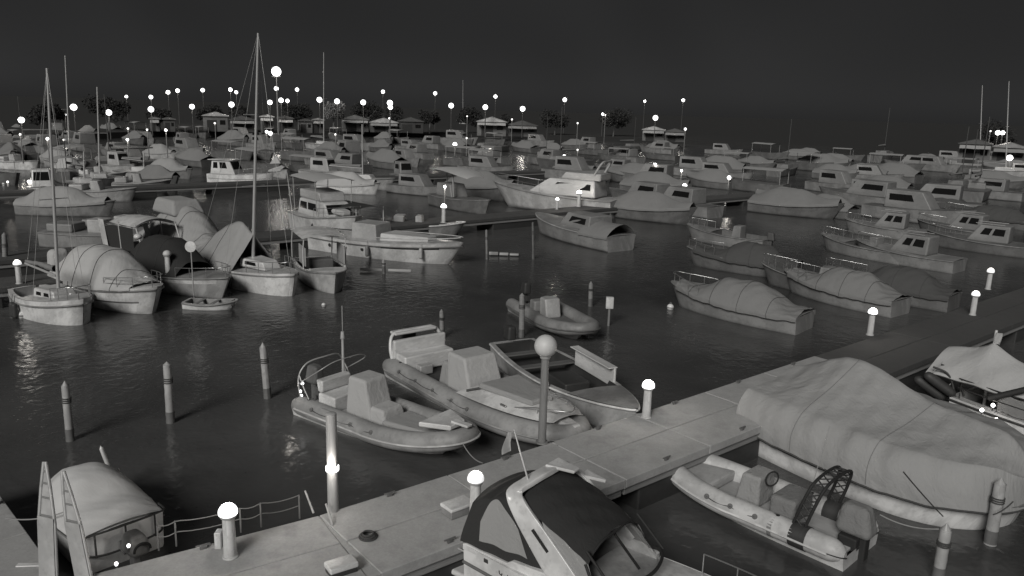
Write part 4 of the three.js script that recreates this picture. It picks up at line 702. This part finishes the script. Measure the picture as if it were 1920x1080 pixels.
{ // L distant motor yacht
  const [r, F] = boat('motor_yacht', 'distant white motor yacht with raked cabin in front of the lit bollards', 'motorboat', { bw: [925, 338, 2.2], L: 12, turn: 152, B: 3.8, fs: 1.4, fb: 2.2, tr: .92, rake: 1.8, mat: M.pale });
  mesh('deck', deckGeo(F, 0, .995, -.01), M.pale, r); const P = { x0: 1.5, x1: 8.2, y0: 1.5, y1: 2.9, w: 2.9, nose: .7, ti: .15, sf: 2.2, sa: .2, r: .15 }; mesh('cabin', block(P), M.cream, r); windowsOn(r, P, [[2, 4.2, 2.1, 2.6], [4.4, 6.4, 2.1, 2.6]]); windscreen(r, P, 2, 2.75); mesh('flybridge', block({ x0: 1.2, x1: 5, y0: 2.9, y1: 3.5, w: 2.3, nose: .8, sf: .5, r: .1 }), M.pale, r);
  mesh('radar_arch', tube([[1.8, 3.4, 1.1], [1.2, 4.4, 1.0], [1.1, 4.5, 0], [1.2, 4.4, -1.0], [1.8, 3.4, -1.1]], .1, true), M.pale, r); pulpit(F, .55, .7, r, { n: 3, mid: false });
}
{ // M dim boat
  const [r, F] = boat('dim_cruiser', 'dim grey cruiser left of the streaked column, bow up left', 'motorboat', { st: [1165, 448, .8], bw: [1010, 398, 1.4], L: 9, B: 3, fs: 1.0, fb: 1.4, mat: M.mid, rubMat: M.pale });
  mesh('deck', deckGeo(F, 0, .995, -.01), M.mid, r); const P = { x0: 2, x1: 5.5, y0: 1, y1: 2.0, w: 2.2, nose: .7, ti: .12, sf: .9, r: .1 }; mesh('cabin', block(P), M.mid, r); windowsOn(r, P, [[2.5, 4.6, 1.4, 1.8]]); windscreen(r, P, 1.3, 1.9); mesh('canvas_cover', tarp(F, 0, .28, s => .7, { pow: 2 }), M.clothDim, r);
  r.userData.label = 'dim grey cruiser below the two lit bollards at upper centre, bow to the left';
}
// boats at the right along the outer dock, greys darkened for light falling off
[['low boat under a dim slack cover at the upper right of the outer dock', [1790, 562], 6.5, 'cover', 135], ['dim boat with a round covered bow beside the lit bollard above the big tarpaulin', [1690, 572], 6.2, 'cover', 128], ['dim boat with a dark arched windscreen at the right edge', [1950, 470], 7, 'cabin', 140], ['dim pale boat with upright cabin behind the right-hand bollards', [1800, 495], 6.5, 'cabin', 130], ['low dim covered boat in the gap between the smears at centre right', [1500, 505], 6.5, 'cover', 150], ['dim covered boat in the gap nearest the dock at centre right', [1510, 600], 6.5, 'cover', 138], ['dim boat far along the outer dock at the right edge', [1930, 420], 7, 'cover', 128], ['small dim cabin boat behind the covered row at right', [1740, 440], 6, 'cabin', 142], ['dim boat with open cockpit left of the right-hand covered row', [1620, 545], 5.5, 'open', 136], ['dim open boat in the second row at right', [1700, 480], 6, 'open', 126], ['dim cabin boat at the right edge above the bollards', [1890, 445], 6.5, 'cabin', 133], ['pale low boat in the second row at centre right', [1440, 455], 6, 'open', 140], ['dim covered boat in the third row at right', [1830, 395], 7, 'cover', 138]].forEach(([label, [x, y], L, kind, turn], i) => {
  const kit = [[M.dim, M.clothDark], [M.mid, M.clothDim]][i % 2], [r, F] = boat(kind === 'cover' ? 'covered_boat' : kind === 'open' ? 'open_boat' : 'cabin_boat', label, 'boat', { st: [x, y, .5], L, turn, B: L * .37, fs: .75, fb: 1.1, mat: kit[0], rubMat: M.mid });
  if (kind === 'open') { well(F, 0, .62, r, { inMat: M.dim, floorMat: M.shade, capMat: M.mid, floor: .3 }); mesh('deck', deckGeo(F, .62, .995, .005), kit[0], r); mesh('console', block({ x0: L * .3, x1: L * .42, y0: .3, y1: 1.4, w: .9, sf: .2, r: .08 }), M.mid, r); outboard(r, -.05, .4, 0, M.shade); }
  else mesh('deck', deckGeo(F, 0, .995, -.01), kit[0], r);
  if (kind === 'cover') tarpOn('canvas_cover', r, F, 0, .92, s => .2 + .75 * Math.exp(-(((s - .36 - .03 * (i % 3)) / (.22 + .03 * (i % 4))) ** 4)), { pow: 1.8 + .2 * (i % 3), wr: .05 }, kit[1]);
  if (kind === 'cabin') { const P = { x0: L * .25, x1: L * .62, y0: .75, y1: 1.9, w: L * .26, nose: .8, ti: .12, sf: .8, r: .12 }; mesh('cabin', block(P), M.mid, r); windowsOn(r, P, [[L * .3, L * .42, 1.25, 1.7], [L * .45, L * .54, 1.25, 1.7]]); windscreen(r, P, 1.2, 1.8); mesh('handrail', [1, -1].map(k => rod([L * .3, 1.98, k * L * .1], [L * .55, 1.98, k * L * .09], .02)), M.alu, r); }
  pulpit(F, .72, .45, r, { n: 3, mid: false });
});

// ================================================================ far boats, packed in rows
function farSail(label, bx, by, tx, ty, o = {}) { // sailing boat whose mast top is seen at (tx, ty)
  const L = o.L || 8, p = at(bx, by, 1.2), [r, F] = boat('sailing_boat', label, 'sailboat', { st: [bx, by, 1.2], L, turn: o.turn ?? -50, B: 2.6, fs: 1, fb: 1.3, tr: .65, rake: .9, mat: o.mat || M.pale, rubMat: M.dim });
  const tl = far(tx, ty, Math.hypot(p.x, p.z)), k = V(L * .55, 0, 0).applyAxisAngle(V(0, 1, 0), r.rotation.y); r.position.sub(k); const q = tl.sub(r.position).applyAxisAngle(V(0, 1, 0), -r.rotation.y);
  mesh('deck', deckGeo(F, 0, .995, -.01), M.pale, r); mesh('coachroof', block({ x0: L * .4, x1: L * .72, y0: 1, y1: 1.5, w: 1.6, nose: .7, ti: .1, sf: .4, r: .1 }), M.cream, r);
  mesh('mast', rod([L * .55, 1, 0], q, o.r || .09, .06, 8), o.mm || M.alu, r); mesh('boom', rod([L * .54, 2.1, 0], [L * .08, 2.2, 0], .06), M.alu, r); mesh('sail_cover', sweep(u => V(lerp(L * .53, L * .1, u), 2.3, 0), u => .17 * (1 - .5 * u), 12, 10), M.clothDim, r);
  const mid = V(L * .55, 1, 0).lerp(q, .5); mesh('spreader', rod(mid.clone().add(V(0, 0, -.7)), mid.clone().add(V(0, 0, .7)), .025), M.alu, r);
}
farSail('far sailboat with thin mast just right of the left leaning mast', 131, 300, 122, 104, { turn: -35 });
farSail('far sailboat whose mast stands below the lamps, third mast from left', 187, 330, 182, 163, { turn: -60 });
farSail('far sailboat with a short bare mast at left of mid basin', 158, 340, 157, 284, { L: 6 });
farSail('far sailboat with short mast near the pale covered boat at left', 269, 318, 270, 286, { L: 6, turn: -20 });
farSail('far sailboat with a faint mast rising over the lit tree', 607, 268, 607, 98, { turn: -40, r: .1 });
farSail('far sailboat with mid-height mast left of the wing awning', 680, 332, 679, 233, { turn: -15 });
farSail('far sailboat with faint mast near the centre lamps', 868, 232, 868, 150, { L: 9, r: .14 });
farSail('sailboat with slim mast at far right, left one of two', 1837, 300, 1842, 160, { L: 9, r: .12 });
farSail('sailboat with slim mast at far right, nearest the frame edge', 1886, 318, 1892, 152, { L: 9, r: .12 });
// hand-placed small pale boats of the middle distance
[['pale motorboat at the left edge under a flat awning', 20, 305, 6, -20, 'open', M.white], ['rounded pale covered boat left of the thin masts', 108, 296, 5.5, -30, 'cover', M.pale], ['white boat with round covered stern between the first masts', 135, 318, 5, -40, 'cover', M.white], ['tall white wheelhouse boat behind the leaning mast', 100, 352, 4.6, -60, 'cabin', M.white], ['small pale boat with clutter on deck, right of the wheelhouse boat', 168, 332, 4.5, 10, 'open', M.white], ['low pale boat right of the leaning mast', 150, 362, 5.5, 5, 'open', M.pale], ['pale cabin boat above the small bright floats at left', 222, 312, 5, -30, 'cabin', M.pale], ['white covered boat in front of the three small lights', 298, 288, 6, -30, 'cover', M.pale], ['dim covered boat below the white covered boat at left', 300, 320, 6, -20, 'cover', M.mid], ['low pale skiff in dark water left of the white cabin cruiser', 232, 348, 5, 18, 'open', M.pale], ['pale cruiser with a raked windscreen left of centre', 590, 322, 7, -30, 'cabin', M.pale], ['long white covered boat ahead of the wing awning', 620, 348, 6.2, -10, 'cover', M.white], ['small upright dim box-cabin boat left of the wing awning', 765, 330, 4.5, -60, 'cabin', M.mid], ['low pale boat at the left edge above the bollard slit', 60, 385, 7, 0, 'cover', M.mid], ['dim long boat left of the hardtop cruiser', 110, 440, 8, -5, 'open', M.mid], ['dim boat with pale gear on deck left of the hardtop cruiser', 180, 432, 7, -12, 'open', M.mid]].forEach(([label, x, y, L, turn, kind, mat]) => {
  const [r, F] = boat(kind === 'cabin' ? 'cabin_boat' : kind === 'cover' ? 'covered_boat' : 'open_boat', label, 'boat', { st: [x - 20, y, .6], L, turn, B: 2.3, fs: .9, fb: 1.2, mat });
  mesh('deck', deckGeo(F, 0, .995, -.01), mat, r);
  if (kind === 'cover') mesh('canvas_cover', tarp(F, 0, .92, s => .3 + .9 * Math.exp(-(((s - .4) / .28) ** 4)), { pow: 1.9 }), mat === M.white ? M.clothPale : M.cloth, r);
  else if (kind === 'cabin') { const P = { x0: L * .25, x1: L * .65, y0: .9, y1: 2.4, w: 1.8, nose: .85, ti: .15, sf: .5, r: .12 }; mesh('cabin', block(P), mat, r); windowsOn(r, P, [[L * .32, L * .55, 1.6, 2.1]]); windscreen(r, P, 1.5, 2.2); }
  else { mesh('console', block({ x0: L * .35, x1: L * .5, y0: .9, y1: 1.7, w: 1, sf: .2, r: .08 }), M.pale, r); mesh('locker', block({ x0: L * .05, x1: L * .25, y0: .9, y1: 1.4, w: 1.4, r: .1 }), mat, r); }
});
{ // four prototypes in greys darkened for light falling off, then rows of clones
  const proto = [0, 1, 2, 3].map(k => {
    const o = thing('moored_boat', '', 'boat'); const L = [7, 8.5, 10, 7.5][k], mat = [M.dim, M.mid, M.dim, M.dim][k], F = form({ L, B: 2.8, fs: 1, fb: 1.4, rake: .9 });
    mesh('hull', hullGeo(F, 12), mat, o); mesh('deck', deckGeo(F, 0, .995, -.01, .02, .05, 8), M.dim, o);
    if (k === 0) mesh('canvas_cover', tarp(F, 0, .95, s => .4 + .8 * Math.exp(-(((s - .4) / .3) ** 4)), {}, 16), M.clothDim, o);
    if (k === 1) { const P = { x0: 1.8, x1: 5.6, y0: 1, y1: 2.4, w: 2.1, nose: .8, ti: .12, sf: 1, r: .1 }; mesh('cabin', block(P), M.mid, o); windowsOn(o, P, [[2.2, 4.4, 1.6, 2.1]]); }
    if (k === 2) { mesh('coachroof', block({ x0: 3.5, x1: 7.2, y0: 1, y1: 1.6, w: 1.8, nose: .7, ti: .1, sf: .5, r: .1 }), M.mid, o); mesh('mast', rod([5.6, 1, 0], [5.6, 8 , 0], .06, .05, 6), M.shade, o); mesh('sail_cover', sweep(u => V(lerp(5.4, 1, u), 2.4, 0), u => .18 * (1 - .5 * u), 8, 8), M.clothDim, o); }
    if (k === 3) { mesh('awning', loft((u, v) => V(lerp(.2, 4.6, u), 2.6 - .2 * (v * 2 - 1) ** 2, (v * 2 - 1) * 1.2), 6, 6), M.cloth, o); for (const [x, s] of [[.4, 1], [.4, -1], [4.4, 1], [4.4, -1]]) mesh('awning_pole', rod([x, 1, s * 1.1], [x, 2.4, s * 1.1], .03, .03, 5), M.alu, o); }
    return o;
  });
  const kinds = ['small covered boat', 'small cabin boat', 'small bare-masted sailboat', 'small awning boat'];
  const first = [1, 1, 1, 1], rows = [['in the row on the third dock', 84, 15, 24], ['in the fourth row out', 104, 22, 26], ['in the row along the farthest dock', 122, 26, 30], ['packed before the far quay lamps', 150, 40, 34], ['moored right at the far quay', 178, 55, 34]];
  const count = {}, made = [];
  for (const [where, d, , n] of rows) for (let i = 0; i < n; i++) {
    const px = lerp(-40, 1960, (i + rnd(.1, .9)) / n), yy = 194 + (px - 960) * .0297 + FOCAL * (EYE - .5) / (d * 1.03) , dd = d + rnd(-6, 6) + (px - 960) ** 2 / 60000 - (px > 1150 ? 12 : 0), pos = far(px, 300, dd);
    
    if (d === 84 && ((px > 330 && px < 720) || (px > 880 && px < 1120))) continue;
    const k = [0, 1, 3, 0, 1, 3, 2, 0, 1][Math.floor(rnd(9))], label = `small distant ${kinds[k]} ${where}`, group = `${kinds[k]} ${where}`;
    const o = first[k] ? (first[k] = 0, proto[k]) : copy(proto[k], label, group); o.userData.group = group; const c = count[group] = (count[group] || 0) + 1; o.userData.label = `${ordn[c - 1] || 'last'} ${kinds[k]} from the left ${where}`;
    o.position.set(pos.x, 0, pos.z); { const q = rnd(.82, 1.18); o.scale.set(q, q * rnd(.9, 1.12), q * rnd(.92, 1.1)); } o.rotation.y = (rnd() < .5 ? -45 : 135) * Math.PI / 180 + rnd(-.25, .25);
  }
}

// ================================================================ far quay: sheds, trees, lamps
function shed(label, x0, x1, y, dist, h) {
  const a = far(x0, y, dist), b = far(x1, y, dist), d = b.clone().sub(a).setY(0), L = d.length(), o = thing('quay_shed', label, 'shed', V(a.x, 1.2, a.z), Math.atan2(-d.z, d.x)), n = Math.max(2, Math.round(L / 6));
  for (let i = 0; i < n; i++) { // bays of uneven depth and height, each under its own pitched roof
    const xa = i * L / n, xb = (i + 1) * L / n - rnd(.1, .9), hh = h * rnd(.72, 1.05), z = rnd(-1.5, .8), w = xb - xa;
    mesh('wall', box(xa, xb, 0, hh, -4 + z, z, .02), [M.dim, M.shade, M.dark][i % 3], o);
    const sh = new THREE.Shape([[-.25, 0], [w + .25, 0], [w + .25, .1], [w / 2, .1 + w * .16], [-.25, .1]].map(p => new THREE.Vector2(...p)));
    mesh('roof', new THREE.ExtrudeGeometry(sh, { depth: 4.8, bevelEnabled: false }).translate(xa, hh, z - 4.4), [M.dim, M.mid, M.shade, M.pale][(i * 3 + Math.round(L)) % 4], o);
    mesh('door', box(xa + w * .15, xa + w * .55, .05, hh * .75, z - .02, z + .04, .01), M.black, o); mesh('window', box(xa + w * .68, xa + w * .9, hh * .45, hh * .75, z - .02, z + .03, .01), M.glass, o);
    if (rnd() < .5) mesh('awning', loft((u, v) => V(lerp(xa + .1, xb - .1, u), hh * .95 - v * .55 + .03 * Math.sin(u * 9), z + v * 1.8), 4, 2), [M.clothPale, M.cloth][i % 2], o);
  }
}
shed('long low quay shed with a pale roof left of the tall floodlight', 380, 480, 220, 186, 3.1);
shed('quay awning shed under the cluster of lamps', 488, 552, 220, 184, 3.6);
shed('slanting-roofed quay shed right of the lamp cluster', 560, 612, 222, 187, 3.0);
shed('dim quay shed behind the centre lamps', 640, 800, 220, 200, 3.0);
shed('quay shed with pale roof edge under the right of the centre lamps', 895, 1010, 226, 196, 3.2);
shed('low quay shed at the far left beyond the masts', 280, 330, 215, 184, 3.2);
shed('pale low quay building at far right behind two masts', 1795, 1925, 300, 160, 3.4);
shed('dim quay shed with a pale edge beyond the streaked column', 1205, 1290, 245, 196, 3.0);
function tree(label, px, dist, h, w) {
  const p = far(px, 250, dist), o = thing('quay_tree', label, 'tree', V(p.x, 1.2, p.z));
  mesh('trunk', [rod([0, -.2, 0], [.15, h * .45, 0], .22, .14), rod([.15, h * .4, 0], [w * .25, h * .7, .2], .1, .05), rod([.12, h * .4, 0], [-w * .22, h * .68, -.3], .1, .05)], M.dim, o);
  const g = [], c = new THREE.Vector3(); const lobes = Array.from({ length: 9 }, () => [rnd(-.32, .32) * w, h * rnd(.5, .85), rnd(-.3, .3) * w, w * rnd(.16, .28)]);
  const pos = [], nor = [], uv = []; for (let i = 0; i < 3200; i++) { const l = lobes[i % 9], t = rnd(6.283), q = Math.acos(rnd(-1, 1)), r = l[3] * Math.pow(rnd(), .4); c.set(l[0] + r * Math.sin(q) * Math.cos(t), l[1] + r * Math.cos(q) * .85, l[2] + r * Math.sin(q) * Math.sin(t)); const s = rnd(.2, .42); for (let k = 0; k < 3; k++) { pos.push(c.x + rnd(-s, s), c.y + rnd(-s, s), c.z + rnd(-s, s)); nor.push(0, 1, 0); uv.push(rnd(), rnd()); } }
  const lg = new THREE.BufferGeometry(); lg.setAttribute('position', new THREE.Float32BufferAttribute(pos, 3)); lg.setAttribute('normal', new THREE.Float32BufferAttribute(nor, 3)); lg.setAttribute('uv', new THREE.Float32BufferAttribute(uv, 2)); lg.computeVertexNormals(); mesh('crown', lg, px === 625 ? M.leafLit : M.leafDark, o);  // lamp light on one tree is put into its paler leaf colour
}
tree('tall tree on the far quay standing right of the floodlight', 625, 193, 7.5, 6.5); tree('round tree on the far quay left of the tall mast', 448, 192, 5.5, 5); tree('tree on the far quay right of the centre lamps', 805, 204, 6, 5.5); tree('low dark tree behind the quay at far left', 90, 170, 5.0, 6.0); tree('spreading dark tree behind the left quay lamps', 205, 185, 6.5, 8.0); tree('small dark tree left of the floodlight', 395, 200, 6.0, 6.0); tree('dark bushy tree behind the lamp cluster', 560, 205, 6.0, 8.0); tree('wide dark tree behind the centre quay', 690, 210, 7.5, 9.0); tree('dark tree behind the centre quay, right of the wide one', 875, 212, 7.0, 8.0); tree('dark tree at the right end of the centre quay', 1040, 215, 6.0, 8.0); tree('dark tree beyond the streaked column', 1150, 218, 6.5, 9.0); tree('dark tree behind the far right quay building', 1860, 190, 6.5, 9.0); tree('dim tree on the far quay left of centre', 300, 190, 5, 5); tree('dim tree on the far quay between the centre lamps', 745, 206, 6, 6); tree('dim tree on the far quay right of centre', 945, 205, 5, 5);
// lamps: [px, py, apparent width in px of the photograph, distance]
const LAMPS = [[40, 225, 10, 140], [138, 201, 11, 150], [204, 211, 10, 150], [283, 205, 10, 165], [360, 200, 9, 172], [434, 196, 10, 178], [506, 192, 9, 180], [527, 188, 9, 182], [539, 189, 7, 184], [599, 187, 10, 186], [632, 190, 10, 186], [681, 192, 10, 188], [731, 193, 11, 190], [732, 201, 9, 186], [846, 198, 10, 190], [910, 201, 10, 190], [980, 204, 10, 190], [1229, 221, 10, 190],
  [237, 181, 5, 215], [283, 182, 7, 215], [315, 173, 7, 225], [333, 170, 7, 225], [380, 169, 7, 225], [432, 168, 7, 225], [443, 173, 6, 225], [518, 166, 8, 215], [557, 168, 7, 225], [718, 172, 7, 230], [816, 175, 7, 230], [929, 181, 7, 230], [1059, 187, 8, 230], [1209, 190, 5, 235], [1281, 188, 6, 235], [122, 215, 4, 180], [1130, 214, 5, 215], [1871, 249, 8, 170], [1880, 249, 7, 168], [1893, 296, 10, 148]];
const row = ['along the far quay', 'on the rise behind the far quay', 'at the far right shore'];
const cnt = [0, 0, 0], cls = l => l[0] > 1800 ? 2 : l[3] > 195 || l[0] === 122 ? 1 : 0;
let lampProto;
[...LAMPS].sort((a, b) => a[0] - b[0]).forEach(l => {
  const [px, py, w, d] = l, k = cls(l), p = far(px, py, d), r = w / 2 * d / FOCAL * .92, base = 1.2, label = `bright round street lamp ${row[k]}, ${ordn[cnt[k]++]} from the left`;
  const o = thing('street_lamp', label, 'street lamp', V(p.x, base, p.z), 0, `lamps ${row[k]}`), h = p.y - base;
  mesh('lamp_globe', new THREE.SphereGeometry(r, 20, 14).translate(0, h, 0), M.glow, o); mesh('pole', cyl(.1, .06, Math.max(.4, h - r), 0, 0, 0, 8), M.shade, o); mesh('cap', cyl(r * .35, r * .25, .14, 0, h + r * .96, 0, 10), M.dark, o);  // globe widened to take in the glare around the lamp
  light(o, 0, h, r + .35, 7, 12);
});
{ const p = far(518, 134, 176), o = thing('floodlight_mast', 'tall floodlight mast far above the quay, brightest lamp at left', 'floodlight', V(p.x, 1.2, p.z)), h = p.y - 1.2; mesh('lamp_head', new THREE.SphereGeometry(.95, 24, 16).translate(0, h, 0), M.glow, o); mesh('mast', cyl(.2, .1, h - .9, 0, 0, 0, 10), M.mid, o); mesh('bracket', box(-.9, .9, h - 1.05, h - .92, -.1, .1, .02), M.mid, o); light(o, 0, h, 1.5, 14, 60); }
// small lit bollards and pedestals among the far boats
[[240, 241, 4, 112], [276, 243, 4, 112], [311, 244, 5, 112], [239, 262, 5, 104], [500, 247, 6, 135], [507, 250, 8, 133], [853, 271, 9, 124], [960, 224, 4, 170], [730, 222, 4, 170], [876, 218, 3, 172], [1058, 293, 7, 106], [1083, 231, 4, 165], [1083, 281, 4, 115], [1228, 310, 9, 96], [1285, 242, 5, 150], [1278, 320, 5, 92], [1367, 333, 8, 88], [15, 346, 4, 80], [55, 348, 5, 80], [38, 252, 4, 105], [89, 260, 5, 105], [120, 262, 4, 105], [403, 231, 4, 150], [629, 252, 4, 120], [875, 259, 4, 125], [834, 350, 6, 60], [1135, 216, 3, 180], [1857, 246, 3, 172]].sort((a, b) => a[0] - b[0]).forEach(([px, py, w, d], i) => {
  const p = far(px, py, d), r = w / 2 * d / FOCAL * .9, o = thing('dock_lamp', `small lit dock lamp among distant boats, number ${ordn[i] || 'late'} from the left`, 'dock lamp', V(p.x, .9, p.z), 0, 'small dock lamps among the distant boats'), h = Math.max(.4, p.y - .9), dim = w < 5;
  o.userData.label = `small ${dim ? 'faint' : 'bright'} dock lamp on a short post, ${i < 20 ? ordn[i] : ordn[19 - (27 - i)] + ' counted back'} from the left among the distant boats`;
  if (i >= 20) o.userData.label = `small ${dim ? 'faint' : 'bright'} dock lamp on a short post, ${ordn[27 - i]} from the right among the distant boats`;
  mesh('lamp_head', new THREE.SphereGeometry(r, 14, 10).translate(0, h, 0), dim ? M.glowSoft : M.glow, o); mesh('post', cyl(.07, .06, Math.max(.2, h - r), 0, 0, 0, 8), M.mid, o); light(o, 0, h, r + .2, dim ? .4 : 1.2, 6);
});
// floats, ropes
[[41, 590, .22, 'small round white buoy with a lit top at the lower left hull', 1], [8, 345, .2, 'pale round buoy near the left edge in mid basin', 0], [607, 572, .1, 'tiny white buoy in open water below the cabin boat', 0], [1257, 576, .16, 'faint round buoy in open water behind the lit bollard', 0]].forEach(([x, y, r, l]) => { const p = at(x, y, r * .5), o = thing('buoy', l, 'buoy', p); mesh('ball', new THREE.SphereGeometry(r, 20, 14), M.white, o); mesh('ring', new THREE.TorusGeometry(r * .98, r * .12, 8, 24).rotateX(Math.PI / 2), M.dim, o); mesh('eye', new THREE.TorusGeometry(r * .25, r * .07, 6, 14).translate(0, r * 1.15, 0), M.mid, o); });
line('rope from the larger inflatable boat to the dock by the globe lamp', at(1010, 818, .9), at(1046, 835, DY), .04);
line('rope from the dark open motorboat to the lit bollard', at(1170, 772, .95), at(1206, 775, DY), .04);
line('slack rope from the smaller inflatable boat bow to the dock', at(868, 832, .7), at(905, 868, DY), .1);
line('rope from the covered boat at lower left to the corner pier', at(120, 960, 1.0), at(10, 972, .95), .08);
line('rope from the tall pile to the hull of the covered yacht', at(1862, 965, .9), at(1900, 940, 1.2), .05, M.ropeDark);
line('thin rope hanging across the tarpaulin of the covered yacht', at(1694, 885, 1.9), at(1768, 968, .5), .02, M.ropeDark);
line('low rope from the inflatable boat stern along the covered yacht', at(1650, 965, .5), at(1760, 992, .3), .1);
renderer.render(scene, camera);
